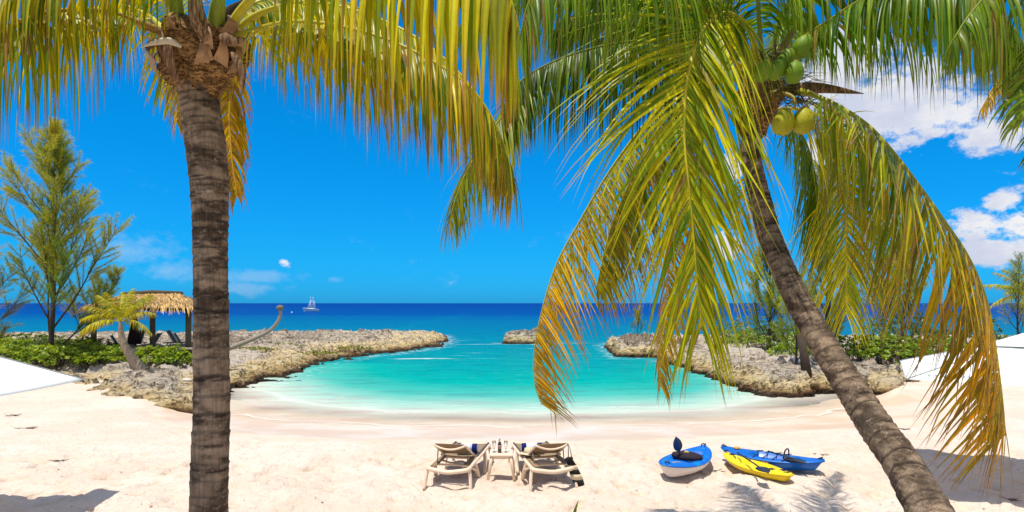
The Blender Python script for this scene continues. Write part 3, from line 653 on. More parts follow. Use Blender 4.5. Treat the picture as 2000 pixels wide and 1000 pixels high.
frond(LP, [(385, 90, 4.5), (365, 95, 4.8), (352, 140, 5), (348, 200, 5.05), (345, 240, 5.0)], (-.3, -1, .1), 44, .42, .022, GOLD, 2.2, ang=(30, 55), t0=.2, seed=19, gap=.2)
frond(LP, [(345, 80, 4.2), (346, 20, 4.1), (345, -60, 3.95), (325, -130, 3.6), (290, -160, 3.2), (250, -120, 2.9)], (0, 0, 1), 60, .7, .03, GREEN, 3.0, t0=.35, rad=.045, seed=20, fold=.3)
frond(LP, [(418, 75, 4.15), (426, 10, 4.05), (440, -70, 3.9), (470, -140, 3.7), (520, -180, 3.4), (590, -160, 3.1)], (0, 0, 1), 60, .7, .03, GREEN, 3.0, t0=.35, rad=.05, seed=21, fold=.3)
frond(LP, [(440, 75, 4.4), (470, 30, 4.6), (530, 15, 5.0), (600, 30, 5.3), (660, 70, 5.5), (700, 120, 5.6)], (0, 0, 1), 60, .62, .024, YELLOW, 4.0, t0=.2, seed=22, fold=.4)
frond(LP, [(335, 75, 4.4), (290, 30, 4.7), (230, 10, 5.0), (160, 20, 5.3), (100, 60, 5.5)], (0, 0, 1), 60, .62, .024, YELLOW, 4.0, t0=.2, seed=23, fold=.4)
rt.done()

# --- right palm
cp = [P(1625, 700, 5.5), P(1560, 590, 5.9), P(1510, 480, 6.2), (P(1482, 380, 6.5)), P(1466, 300, 6.7), P(1474, 210, 6.8), P(1482, 160, 6.8)]
low_ = [P(1815, 1000, 4.15), P(1762, 905, 4.6), P(1715, 840, 4.9)]
dirn = (low_[0]-low_[1]); foot = low_[0]+dirn*(low_[0].z/-dirn.z)
RP = thing('coconut_palm', (foot.x, foot.y, 0), 'leaning coconut palm bearing green coconuts, its trunk slanting over the sand', 'palm tree'); bpy.context.view_layer.update()
rt = Rooted(RP)
palm_trunk(RP, [foot, (foot+low_[0])/2]+low_+cp, [.185, .165, .152, .148, .142, .138, .134, .128, .122, .116, .112, .108, .105, .10], lambda u: .10 if u < .55 else .06, seed=5, amp=.06)
fibre(RP, P(1470, 260, 6.75), P(1488, 120, 6.75)-P(1470, 260, 6.75), [(0, .12), (.2, .17), (.5, .22), (.8, .21), (1, .12)], 22, 1, 1, n=48, rows=40)
frond(RP, [(1480, 120, 6.6), (1465, 60, 6.2), (1440, 33, 5.9), (1408, 28, 5.6), (1370, 63, 5.35), (1345, 140, 5.15), (1337, 210, 5.05), (1338, 297, 5.0), (1349, 400, 4.95), (1355, 467, 4.95), (1360, 535, 4.95), (1367, 598, 4.95), (1370, 640, 4.95)],
      (0, -1, .35), 124, 1.62, .031, dict(a=(.11, .24, .006), b=(.60, .56, .008), tip=(.40, .22, .02), dry=.05, tipk=.82), 1.0, single_n=75, asym=(-1, 9, 1.0), stalkcol=(.66, .52, .05), ang=(26, 60), t0=.13, fold=.05, rad=.030, seed=31, prof=(.7, .3, .42), singles=True)
frond(RP, [(1510, 185, 6.7), (1560, 178, 6.4), (1600, 190, 6.1), (1650, 215, 5.9), (1700, 250, 5.7), (1750, 305, 5.55), (1800, 370, 5.4), (1850, 440, 5.3), (1890, 500, 5.2), (1925, 580, 5.1), (1945, 680, 5.05), (1958, 780, 5.0), (1964, 850, 5.0)],
      (1, -.15, .8), 128, 1.4, .031, dict(a=(.06, .16, .006), b=(.40, .40, .010), tip=(.24, .10, .03), dry=.10, tipk=.62), .28, far=((.24, .22, .006), (.80, .42, .010)), single_n=75, ang=(30, 54), t0=.16, fold=.65, rad=.03, seed=32, prof=(.7, .3, .5), singles=True)
frond(RP, [(1470, 150, 6.9), (1410, 110, 6.8), (1358, 180, 6.6), (1330, 320, 6.5), (1312, 470, 6.4), (1298, 600, 6.3), (1289, 690, 6.3), (1290, 755, 6.3)], (-.7, -.7, 0), 96, .72, .028, GOLD, 1.6, ang=(28, 50), t0=.15, fold=.55, seed=33)
frond(RP, [(1470, 170, 6.9), (1390, 150, 7.0), (1290, 210, 7.0), (1200, 320, 7.0), (1130, 436, 7.0), (1085, 520, 6.95), (1055, 620, 6.9), (1042, 700, 6.9), (1045, 755, 6.9), (1058, 790, 6.9)], (-1, -.25, .5), 130, 1.30, .026, dict(a=(.06, .15, .006), b=(.42, .40, .010), tip=(.24, .10, .03), dry=.10, tipk=.62), .45, far=((.24, .20, .006), (.72, .40, .010)), ang=(32, 64), t0=.14, fold=.85, seed=34, prof=(.7, .3, .4))
frond(RP, [(1475, 160, 6.8), (1400, 115, 6.5), (1340, 95, 6.2), (1290, 83, 6.0), (1220, 82, 5.8), (1130, 102, 5.6), (1060, 130, 5.5), (1015, 160, 5.4), (985, 205, 5.35)], (0, 0, 1), 140, 1.15, .026, DARK, 6.0, t0=.15, rad=.03, fold=.6, seed=35, prof=(.6, .25, .5))
frond(RP, [(1470, 150, 6.7), (1430, 60, 6.2), (1370, -10, 5.6), (1280, -60, 5.0), (1180, -80, 4.6), (1090, -60, 4.3), (1035, 0, 4.2), (1015, 80, 4.2)], (0, 0, 1), 110, 1.1, .034, GREEN, 4.0, t0=.2, rad=.034, fold=.5, seed=36)
frond(RP, [(1470, 140, 6.9), (1400, 50, 7.0), (1320, 0, 7.2), (1230, -15, 7.4), (1150, 10, 7.5), (1080, 60, 7.6)], (0, 0, 1), 130, 1.2, .032, DARK, 5.0, t0=.15, fold=.5, seed=37)
frond(RP, [(1475, 140, 7.0), (1420, 20, 7.2), (1340, -60, 7.4), (1240, -90, 7.6), (1140, -80, 7.8)], (0, 0, 1), 120, 1.3, .034, DARK, 4.5, t0=.15, fold=.5, seed=38)
frond(RP, [(1510, 150, 6.7), (1550, 90, 6.4), (1620, 40, 6.0), (1700, -10, 5.6), (1790, -40, 5.2), (1880, -30, 4.9), (1960, 30, 4.7), (2020, 120, 4.6)], (0, 0, 1), 120, 1.15, .030, GREEN, 5.0, t0=.18, rad=.028, fold=.5, seed=39, stalkcol=(.36, .30, .04))
frond(RP, [(1500, 140, 6.8), (1530, 20, 6.6), (1600, -60, 6.3), (1700, -100, 6.0), (1820, -90, 5.6), (1930, -30, 5.4)], (0, 0, 1), 120, 1.25, .032, GREEN, 4.5, t0=.18, rad=.03, fold=.5, seed=40)
frond(RP, [(1490, 150, 6.7), (1484, 60, 6.4), (1478, -20, 6.0), (1465, -90, 5.5), (1430, -140, 4.9)], (0, .2, 1), 80, 1.1, .032, GREEN, 4.0, t0=.2, rad=.034, fold=.4, seed=41)
frond(RP, [(1500, 230, 6.9), (1550, 235, 7.2), (1605, 260, 7.5), (1640, 320, 7.7), (1650, 400, 7.8), (1653, 500, 7.8), (1652, 610, 7.8)], (0, -1, .15), 110, 1.45, .026, YELLOW, 1.3, ang=(32, 62), t0=.2, fold=.1, seed=42)
frond(RP, [(1505, 215, 6.9), (1570, 215, 7.2), (1640, 250, 7.5), (1700, 320, 7.7), (1735, 420, 7.8), (1750, 520, 7.8), (1752, 610, 7.8)], (.3, -1, .2), 100, 1.3, .026, MIXED, 1.6, ang=(30, 58), t0=.2, fold=.3, seed=48)
frond(RP, [(1495, 220, 6.9), (1535, 235, 7.2), (1570, 270, 7.6), (1592, 340, 7.9), (1602, 430, 8.0), (1602, 500, 8.1)], (.4, -.8, .3), 110, 1.2, .026, GREEN, 2.0, ang=(30, 56), t0=.15, fold=.4, seed=43)
frond(RP, [(1480, 170, 6.9), (1440, 80, 7.4), (1400, 50, 8.0), (1370, 70, 8.7), (1350, 150, 9.3)], (0, 0, 1), 90, 1.1, .034, GREEN, 3.4, t0=.18, fold=.4, seed=44)
frond(RP, [(1495, 170, 6.9), (1525, 70, 7.5), (1545, 30, 8.3), (1565, 50, 9.1), (1585, 100, 9.6)], (0, 0, 1), 90, 1.0, .034, GREEN, 3.4, t0=.18, fold=.4, seed=45)
frond(RP, [(1485, 240, 6.9), (1480, 250, 7.2), (1470, 300, 7.5), (1455, 380, 7.6), (1450, 440, 7.6)], (0, -1, .2), 40, .7, .02, GOLD, 2.2, t0=.2, fold=.3, seed=46, gap=.35)
frond(RP, [(1470, 130, 7.0), (1400, -40, 6.8), (1290, -120, 6.4), (1170, -170, 6.0), (1070, -150, 5.7), (990, -70, 5.5), (960, 20, 5.4)], (0, 0, 1), 110, 1.2, .026, GREEN, 4.0, t0=.2, fold=.5, seed=47)
blade(RP, 'spathe', [(1500, 186, 6.6), (1545, 176, 6.45), (1600, 172, 6.3), (1688, 183, 6.1)], .065, M_STRIP, thick=.4)
blade(RP, 'spathe', [(1500, 150, 6.8), (1525, 100, 6.7), (1550, 60, 6.6), (1575, 20, 6.55)], .05, M_SPATHE, thick=.4)
frond(RP, [(1200, 100, 5.9), (1100, 118, 5.7), (1030, 160, 5.5), (985, 220, 5.4), (940, 285, 5.3), (900, 360, 5.25), (878, 430, 5.2)], (-.5, -.6, .6), 100, .78, .022, dict(a=(.03, .12, .006), b=(.30, .32, .01), tip=(.2, .12, .02), dry=.05, tipk=.8), 1.6, ang=(26, 56), t0=.3, fold=.3, seed=49)
frond(RP, [(1475, 165, 6.9), (1420, 150, 6.8), (1330, 215, 6.7), (1250, 320, 6.6), (1195, 440, 6.55), (1165, 560, 6.5)], (-1, -.3, .5), 110, 1.25, .028, dict(a=(.06, .15, .006), b=(.50, .42, .01), tip=(.3, .14, .02), dry=.08, tipk=.7), .9, ang=(28, 58), t0=.2, fold=.8, seed=50)
frond(RP, [(1450, 100, 7.0), (1300, -20, 7.2), (1180, -60, 7.3), (1060, -60, 7.4), (950, -10, 7.5), (890, 60, 7.6)], (0, 0, 1), 110, 1.25, .028, GREEN, 4.0, t0=.2, fold=.5, seed=55)
# flower stalks and wiry threads round the nuts
r = random.Random(4); mb = MB()
for c0_, cc in (((1535, 165), 60), ((1550, 195), 60), ((1500, 110), 40)):
    for i in range(cc):
        a = P(c0_[0]+r.uniform(-18, 18), c0_[1]+r.uniform(-8, 8), 6.4); e = a+Vector((r.uniform(-.3, .4), r.uniform(-.1, .1), r.uniform(-.28, .16)))
        mid_ = (a+e)/2+Vector((0, 0, .06)); mb.tube([a, mid_, e], [.005, .004, .0015], 4, False)
        mb.c += [(.16, .15, .03) if i % 3 else (.08, .05, .02)]*12
o = mb.build('flower_stalk', M_RACHIS, RP); o['kind'] = 'stuff'
mb = MB(); S = [P(1492, 180, 6.7), P(1530, 182, 6.4), P(1552, 192, 6.3), P(1552, 210, 6.28)]; mb.tube(catmull(S, 12)[0], [.03-.0015*i for i in range(12)], 7); mb.c = [(.34, .27, .05)]*len(mb.v); mb.build('fruit_stem', M_RACHIS, RP)
mb = MB(); S = [P(1495, 140, 6.7), P(1515, 112, 6.5), P(1535, 98, 6.35), P(1550, 105, 6.3)]; mb.tube(catmull(S, 12)[0], [.025-.001*i for i in range(12)], 7); mb.c = [(.26, .25, .05)]*len(mb.v); mb.build('fruit_stem', M_RACHIS, RP)
rt.done()
M_NUT = mat('green_coconut', (.17, .27, .018), .5, .2, var=.2, vscale=9, dark=(.10, .15, .02)); M_NUTY = mat('scarred_coconut', (.40, .38, .02), .5, .2, var=.35, vscale=7, dark=(.16, .06, .015))
nuts = [(1488, 138, 18, 0, 'green coconut leftmost in the upper bunch, half behind the hanging frond'), (1516, 136, 18, 1, 'green coconut second from the left in the upper bunch'), (1541, 114, 19, 1, 'pale green coconut in the middle of the upper bunch, resting on two others'),
        (1551, 141, 18, 0, 'lowest green coconut on the right of the upper bunch'), (1568, 90, 19, 0, 'topmost dark green coconut of the upper bunch'),
        (1530, 238, 21, 2, 'yellow green coconut with a brown spot, left of the two low ones'), (1569, 236, 21, 3, 'yellow coconut scarred with brown patches, right of the two low ones')]
for i, (px, py, rp, k, lb) in enumerate(nuts):
    d = 6.0+.06*(i % 3) if i < 5 else 6.05; rr = rp/1200*d
    rot = Quaternion(Vector((0, 1, 0)), [.5, .75, .9, .2, .6, .25, .08][i]).to_matrix()
    mb = MB(); pr = []
    for q in range(13):
        a = -math.pi/2+math.pi*q/12; pr.append((max(.001, rr*math.cos(a)*(1-.10*math.sin(a))), rr*1.25*math.sin(a)))
    mb.lathe(pr, 20, rot=rot)
    for j, v in enumerate(mb.v):      # three soft ridges
        an = math.atan2((rot.transposed() @ v).y, (rot.transposed() @ v).x); mb.v[j] = v*(1+.035*math.cos(3*an))
    th = thing('coconut', P(px, py, d), lb, 'coconut', group='coconuts in the crown of the leaning palm')
    mb.build('husk', M_NUTY if k >= 2 else M_NUT, th)
    cb_ = MB(); cb_.lathe([(.001, rr*1.16), (rr*.42, rr*1.13), (rr*.35, rr*1.24), (.001, rr*1.3)], 9, rot=rot); cb_.build('calyx', M_SPATHE, th)

# --- third palm, its crown just outside the frame on the right
TP = thing('coconut_palm', (9.1, 5.2, 0), 'coconut palm whose long dark green fronds hang into the top right corner', 'palm tree'); bpy.context.view_layer.update()
rt = Rooted(TP)
cr = P(2220, -40, 4.9)
palm_trunk(TP, [Vector((5.9, 4.6, 0)), Vector((5.5, 4.7, 2)), Vector((5.1, 4.85, 4)), cr], [.17, .14, .12, .11], lambda u: .09, seed=8, n=20, res=.03)
TP.location = (5.9, 4.6, 0); bpy.context.view_layer.update()
frond(TP, [(2210, -30, 4.8), (2130, -90, 4.5), (2040, -90, 4.2), (1960, -40, 4.0), (1900, 20, 3.9), (1860, 80, 3.85)], (0, 0, 1), 70, .80, .034, GREEN, 3.6, t0=.12, fold=.4, seed=51)
frond(TP, [(2210, -20, 4.8), (2140, 0, 4.4), (2070, 60, 4.1), (2020, 150, 4.0), (1995, 240, 3.95)], (.5, 0, 1), 60, .62, .034, GREEN, 1.4, t0=.12, fold=.7, seed=52)
frond(TP, [(2210, 0, 5.2), (2110, 60, 5.3), (2020, 100, 5.4), (1955, 150, 5.4), (1915, 215, 5.4)], (0, 0, 1), 60, .36, .02, GOLD, 3, t0=.2, fold=.4, seed=53)
frond(TP, [(2230, 20, 4.8), (2160, 80, 4.7), (2080, 180, 4.6), (2030, 300, 4.6)], (.5, 0, 1), 60, .5, .03, GREEN, 1.6, t0=.12, fold=.6, seed=54)
rt.done()

# --- small palms
def small_palm(root, crown, n, Lf, pal, seed, leafL, dirs=None, wid=.03, droopf=1.0, wl=None):
    r = random.Random(seed)
    for i in range(n):
        if dirs: az_, el_ = dirs[i]; az_, el_ = R(az_), R(el_)
        else: az_ = i*2.4; el_ = R(r.uniform(5, 75))
        d = Vector((math.cos(az_)*math.cos(el_), math.sin(az_)*math.cos(el_), math.sin(el_))); q = crown.copy(); pts = [q.copy()]
        L = Lf*r.uniform(.85, 1.1)
        for k in range(5):
            q = q+d*L/5; pts.append(q.copy()); d = (d+Vector((0, 0, -.36*droopf*(1-.35*math.sin(max(0, el_)))))).normalized()
        frond(root, pts, (0, 0, 1) if el_ < 1.1 else (0, -1, .3), 44, leafL, wid, pal if r.random() < .75 else YELLOW, 2.0, t0=.14, fold=.3, rad=.016, seed=seed*50+i, seg=4, raw=True)
b0 = G(271, 722, .55); gz = ground_at(b0.x, b0.y)
SP = thing('young_palm', (b0.x, b0.y, gz-.05), 'small curved coconut palm with yellow green fronds in front of the thatched shelter', 'palm tree'); bpy.context.view_layer.update()
rt = Rooted(SP); d = b0.y
cr = P(235, 628, d); M_PALET = mat('pale_trunk', (.34, .25, .17), .9, .1, var=.3, vscale=12, bump=.5, dark=(.16, .11, .07))
mb = MB(); tp = catmull([P(279, 727, d), P(264, 708, d), P(249, 685, d), P(238, 660, d), cr], 60)[0]; mb.tube(tp, [(.26 if i < 3 else .23-.0029*i)*(1+.05*(i % 4 == 0)) for i in range(60)], 14); mb.build('trunk', M_PALET, SP)
mb = MB(); mb.lathe([(.35, 0), (.33, .06), (.26, .16), (.2, .2)], 18, c=P(278, 727, d)-Vector((0, 0, .1))); mb.build('root_mass', M_FIBRE, SP)
small_palm(SP, cr, 15, 1.55, MIXED, 6, .50, dirs=[(178, 30), (150, 38), (200, 48), (165, 60), (120, 66), (80, 74), (60, 60), (20, 58), (5, 38), (-15, 12), (-40, 45), (-80, 60), (225, 15), (190, 8), (100, 50)], wid=.035, droopf=.8)
rt.done()
bq = G(2015, 668, .5); FP = thing('far_palm', (bq.x, bq.y, .4), 'distant young palm entering from the right edge above the green shrubs', 'palm tree'); bpy.context.view_layer.update()
rt = Rooted(FP); cr = P(2010, 585, bq.y); mb = MB(); mb.tube([Vector((bq.x, bq.y, .3)), (cr+Vector((bq.x, bq.y, .3)))/2, cr], [.16, .12, .1], 10); mb.build('trunk', M_BARK, FP)
small_palm(FP, cr, 11, 2.9, YELLOW, 9, .7, dirs=[(175, 22), (165, 70), (185, 50), (90, 75), (30, 50), (-30, 40), (-90, 50), (140, 48), (200, 40), (60, 20), (170, 62)], wid=.05)
rt.done()

# ------------------------------------------------------------------ casuarinas
def casuarina(label, base, height, spread, nb, seed, dens=1.0, col=((.14, .22, .03), (.42, .42, .06)), lean=(0, 0), low=.12, group=None, nl=.24, nw=.013, fork=0, updeg=(42, 66)):
    r = random.Random(seed); root = thing('casuarina_tree', base, label, 'tree', group=group)
    top = Vector((lean[0], lean[1], height)); tp = catmull([Vector((0, 0, -.3)), Vector((top.x*.2+r.uniform(-.15, .15), 0, height*.33)), Vector((top.x*.6, top.y*.5, height*.68)), top], 16)[0]
    r0 = height*.010+.02
    mb = MB(); mb.tube(tp, [r0*(1-.93*i/15) for i in range(16)], 9); mb.build('trunk', M_DBARK, root)
    V = []; C = []
    def needles(p, d, L, cnt, c0_):
        for _ in range(cnt):
            u = r.random(); q = p+d*L*u
            o_ = Vector((r.gauss(0, 1), r.gauss(0, 1), r.gauss(0, 1))).normalized()
            nd = (d*.9+o_*.75+Vector((0, 0, -.10))).normalized(); ln = nl*r.uniform(.6, 1.2)
            wv_ = nd.cross(Vector((r.gauss(0, 1), r.gauss(0, 1), r.gauss(0, 1)))).normalized()*nw*.5
            k = r.uniform(.7, 1.25); cc = lerp3(col[0], col[1], min(1, max(0, c0_+r.uniform(-.3, .3)))); cc = tuple(x*k for x in cc)
            e = q+nd*ln+Vector((0, 0, -.12*ln)); V.extend((tuple(q-wv_), tuple(q+wv_), tuple(e))); C.extend((cc, cc, cc))
    for i in range(nb):
        h = low+(1-low)*(i/nb)**.9; j = h*15; k = min(14, int(j)); p = tp[k].lerp(tp[k+1], j-k)
        a = i*2.399+r.uniform(-.4, .4); up = R(r.uniform(*updeg)+18*h); L = spread*(1-h**1.3)*r.uniform(.45, 1.25)+.4 if not fork else height*.60*(1-h)**.75*r.uniform(.5, 1.08)+.3
        d = Vector((math.cos(a)*math.cos(up), math.sin(a)*math.cos(up)*.8, math.sin(up))); pts = [p.copy()]; q = p.copy(); ns = 9
        for s in range(ns):
            q = q+d*L/ns; d = (d+Vector((r.uniform(-.09, .09), r.uniform(-.09, .09), .07+r.uniform(-.04, .05)))).normalized(); pts.append(q.copy())
        bm_ = MB(); rb = r0*.36*(1-h)**.5+.006; bm_.tube(pts, [rb*(1-.85*s/ns) for s in range(ns+1)], 5, False)
        cb0 = r.uniform(.1, .9)
        nsub = int((5+L*5.0))
        for s in range(nsub):
            u = .30+.70*((s+r.random())/nsub)**.85; f = u*ns; k2 = min(ns-1, int(f)); p2 = pts[k2].lerp(pts[k2+1], f-k2); T = (pts[k2+1]-pts[k2]).normalized()
            sd = Vector((r.gauss(0, 1), r.gauss(0, 1), r.gauss(0, .6))).normalized(); d2 = (T*1.0+sd*.75).normalized(); L2 = (.35+.30*L*(1-u*.6))*r.uniform(.6, 1.1)
            e2 = p2+d2*L2+Vector((0, 0, .05*L2)); bm_.tube([p2, (p2+e2)/2+Vector((0, 0, -.03*L2)), e2], [rb*.3, rb*.2, rb*.08], 3, False)
            needles(p2+(e2-p2)*.12, (e2-p2).normalized(), L2*.95, int(L2*120*dens), cb0)
        needles(pts[5], (pts[-1]-pts[5]).normalized(), (pts[-1]-pts[5]).length, int(L*36*dens), cb0)
        bm_.build('branch', M_DBARK, root)
    needles(tp[12], Vector((0, 0, 1)), height*.22, int(80*dens), .5)
    n = len(V)//3; o = np_mesh('foliage', V, np.arange(n*3).reshape(n, 3), M_NEEDLE, root, smooth=False, cols=C); o['kind'] = 'stuff'
    return root
def GB(px, py, z=.6):
    p = G(px, py, z); return Vector((p.x, p.y, ground_at(p.x, p.y)-.05))
b1 = GB(96, 664, .65); b1 = Vector((P(96, 0, 27).x, 27, ground_at(P(96, 0, 27).x, 27)))
casuarina('big feathery casuarina with many upswept dark branches behind the shrubs at the far left', b1, (650-195)/1200*27, 5.2, 36, 2, 1.25, col=((.10, .22, .03), (.56, .52, .05)), lean=(.3, 0), low=.08, fork=1, updeg=(38, 66))
b2 = P(215, 650, 31); casuarina('slim young casuarina leaning right, between the big casuarina and the small curved palm', Vector((b2.x-1.6, 31, .5)), 4.0, 2.0, 18, 3, 1.0, lean=(2.2, 0), low=.15)
b3 = P(-40, 650, 29); casuarina('low bushy casuarina cut by the left edge of the picture', Vector((b3.x, 29, .5)), 5.6, 3.2, 22, 4, .9, col=((.2, .24, .02), (.6, .46, .04)), low=.08, updeg=(5, 40))
b4 = P(1503, 650, 36); casuarina('thin light green casuarina standing just left of the leaning trunk on the right rock', Vector((b4.x, 36, ground_at(b4.x, 36))), 8.4, 3.0, 36, 5, 1.2, col=((.16, .26, .03), (.45, .50, .06)), low=.08)
b5 = P(1612, 650, 27); casuarina('tallest casuarina on the right, its top showing above the arching frond beside the coconuts', Vector((b5.x, 27, ground_at(b5.x, 27))), 10.9, 2.6, 44, 6, 1.0, col=((.16, .22, .04), (.42, .44, .08)), low=.05, lean=(.4, 0))
b6 = P(1760, 650, 28); casuarina('casuarina mostly hidden behind the arching frond, its twigs poking out on the right', Vector((b6.x, 28, ground_at(b6.x, 28))), 6.6, 2.9, 26, 7, .9, lean=(.8, 0), low=.1)
b7 = P(1990, 640, 36); casuarina('bare looking thin casuarina at the far right edge beside the distant palm', Vector((b7.x, 36, .4)), 5.2, 1.4, 20, 8, .5, low=.2)
b8 = P(1246, 652, 44); casuarina('tiny sapling standing alone on the tip of the right headland', Vector((b8.x, 44, ground_at(b8.x, 44))), 2.0, .5, 9, 9, .5, low=.3, nl=.2, nw=.02)
b9 = P(1555, 660, 26); casuarina('small bushy casuarina tucked beside the leaning trunk behind the shrubs', Vector((b9.x, 26, ground_at(b9.x, 26))), 3.6, 1.7, 18, 10, 1.0, col=((.18, .28, .02), (.5, .5, .05)), low=.1)
# dark stump trunk behind the leaning palm
b0 = P(1577, 700, 25); st = MB(); zz0 = ground_at(b0.x, 25)
st.tube([(b0.x, 25, zz0-.2), (b0.x-.12, 25, zz0+.8), (b0.x-.3, 25, zz0+1.7)], [.22, .17, .13], 12); o = st.build('tree_stump', M_DBARK); tag(o, 'short dark bare stump standing on the rock behind the leaning palm trunk', 'tree stump')

# ------------------------------------------------------------------ shrubs
def shrub(label, c, rx, ry, h, n, seed, cols=((.09, .17, .012), (.26, .36, .02)), leaf=.16, group=None):
    r = random.Random(seed); z0 = ground_at(c[0], c[1]); root = thing('shrub', (c[0], c[1], z0), label, 'shrub', group=group)
    V = []; F = []; C = []; sm = MB()
    for i in range(n):
        a = r.uniform(0, 6.283); q = math.sqrt(r.random()); x = math.cos(a)*q*rx; y = math.sin(a)*q*ry
        hh = h*(1-q**2.2*.75)*r.uniform(.55, 1.12); zb = ground_at(c[0]+x, c[1]+y)-z0 if i % 4 == 0 else 0; p = Vector((x, y, max(.08, hh+zb)))
        if i % 5 == 0: sm.tube([(x*.7, y*.7, -.1), (x*.85, y*.85, p.z*.5), p], [.018, .014, .008], 4, False)
        ax = Vector((x/rx*.5+r.uniform(-.3, .3), y/ry*.5+r.uniform(-.3, .3)-.15, 1)).normalized(); tone = r.random()
        x1 = ax.orthogonal().normalized(); y1 = ax.cross(x1); nl_ = r.randint(6, 9)
        for k in range(nl_):
            an = k*6.283/nl_+r.uniform(-.3, .3); o_ = x1*math.cos(an)+y1*math.sin(an); el_ = r.uniform(.1, 1.1); d = (o_*math.cos(el_)+ax*math.sin(el_)); sd = ax.cross(o_).normalized(); L = leaf*r.uniform(.7, 1.2); wd = L*.24
            nn_ = d.cross(sd); b_ = len(V); m_ = p+d*L*.62
            V.extend([tuple(p), tuple(m_+sd*wd+nn_*wd*.3), tuple(p+d*L-ax*L*.12), tuple(m_-sd*wd+nn_*wd*.3)]); F.append((b_, b_+1, b_+2, b_+3))
            kk = r.uniform(.7, 1.25); cc = lerp3(cols[0], cols[1], min(1, max(0, tone+r.uniform(-.25, .25)))); cc = tuple(v*kk for v in cc)
            if r.random() < .02: cc = (.34, .26, .04)
            C.extend([cc]*4)
    q_ = sm.build('stem', M_BARK, root); q_['kind'] = 'stuff'; o = np_mesh('foliage', V, F, M_SHRUB, root, smooth=False, cols=C); o['kind'] = 'stuff'
    return root
GL = 'low green shrubs along the left rock'; GRR = 'low green shrubs on the right rock'
S_ = [(20, 690, 26.5, 2.2, 1.6, 1.0, 300, 'bright green shrub at the left edge just above the white umbrella'),
      (95, 700, 26.5, 1.7, 1.2, .8, 240, 'rounded green shrub under the trunk of the big casuarina'),
      (150, 690, 28, 1.8, 1.4, .9, 240, 'shrub left of the leftmost shelter post, in front of it'),
      (60, 670, 29, 3.2, 1.6, 1.05, 340, 'darker shrub bank behind the front row at the far left'),
      (160, 670, 30, 2.4, 1.4, .8, 240, 'shrub behind the young palm, reaching the leftmost shelter post'),
      (205, 700, 27, 1.3, 1.0, .75, 190, 'leafy shrub directly left of the curved trunk of the young palm'),
      (300, 697, 27, 1.2, .8, .62, 190, 'light green shrub directly right of the curved trunk of the young palm'),
      (338, 690, 27.5, .9, .7, .7, 130, 'pale green sprig bush between the two right shelter posts')]
for i, (px, py, d, rx, ry, h, n, lb) in enumerate(S_):
    shrub(lb, ((px-1000)/CF*d, d), rx, ry, h, int(n*1.25), 60+i, group=GL, cols=((.10, .19, .012), (.34, .44, .02)) if i not in (3, 4) else ((.06, .12, .012), (.18, .24, .02)))
S_ = [(1440, 40, 2.3, 1.6, 1.25, 260, 'green shrub at the left end of the right bank, nearest the water'), (1500, 37, 2.2, 1.5, 1.2, 260, 'green shrub at the foot of the thin casuarina on the right rock'),
      (1565, 31, 1.8, 1.2, 1.1, 240, 'yellow green shrub immediately left of the leaning palm trunk'), (1655, 28, 1.8, 1.2, 1.1, 260, 'green shrub immediately right of the leaning palm trunk'),
      (1735, 27.5, 1.9, 1.3, 1.15, 300, 'tall green shrub behind the yellow hanging frond on the right'), (1830, 29, 2.2, 1.6, 1.2, 300, 'green shrub behind the orange tip of the arching frond'),
      (1480, 43, 3.2, 1.4, 1.5, 240, 'darker shrub behind the thin casuarina on the right rock'), (1960, 29, 1.6, 1.2, .75, 240, 'light green shrub above the white umbrella at the right edge'),
      (2020, 31, 2.2, 1.4, 1.0, 240, 'shrub cut by the right edge below the distant palm'), (1900, 33, 1.8, 1.2, 2.0, 240, 'dark upright shrub beside the arching frond edge against the sea'), (1760, 32, 2.6, 1.5, 2.1, 320, 'dark tall shrub rising against the sea behind the hanging frond')]
for i, (px, d, rx, ry, h, n, lb) in enumerate(S_):
    shrub(lb, ((px-1000)/CF*d, d), rx, ry, h, int(n*1.25), 90+i, group=GRR, cols=((.05, .10, .012), (.15, .22, .02)) if i in (6, 9, 10) else ((.10, .20, .012), (.30, .40, .02)))
for i, (px, d, lb) in enumerate([(500, 37, 'small weed patch on the left headland right of the bare leaning trunk foot'), (620, 38, 'yellowish weed patch halfway along the left headland'), (560, 40, 'green weed tuft low on the left headland, between two other tufts'), (690, 42, 'weed tuft nearest the tip of the left headland')]):
    shrub(lb, ((px-1000)/CF*d, d), 1.3, .7, .22, 70, 120+i, cols=((.10, .14, .02), (.26, .28, .04)), leaf=.12, group='weeds growing on the left headland')

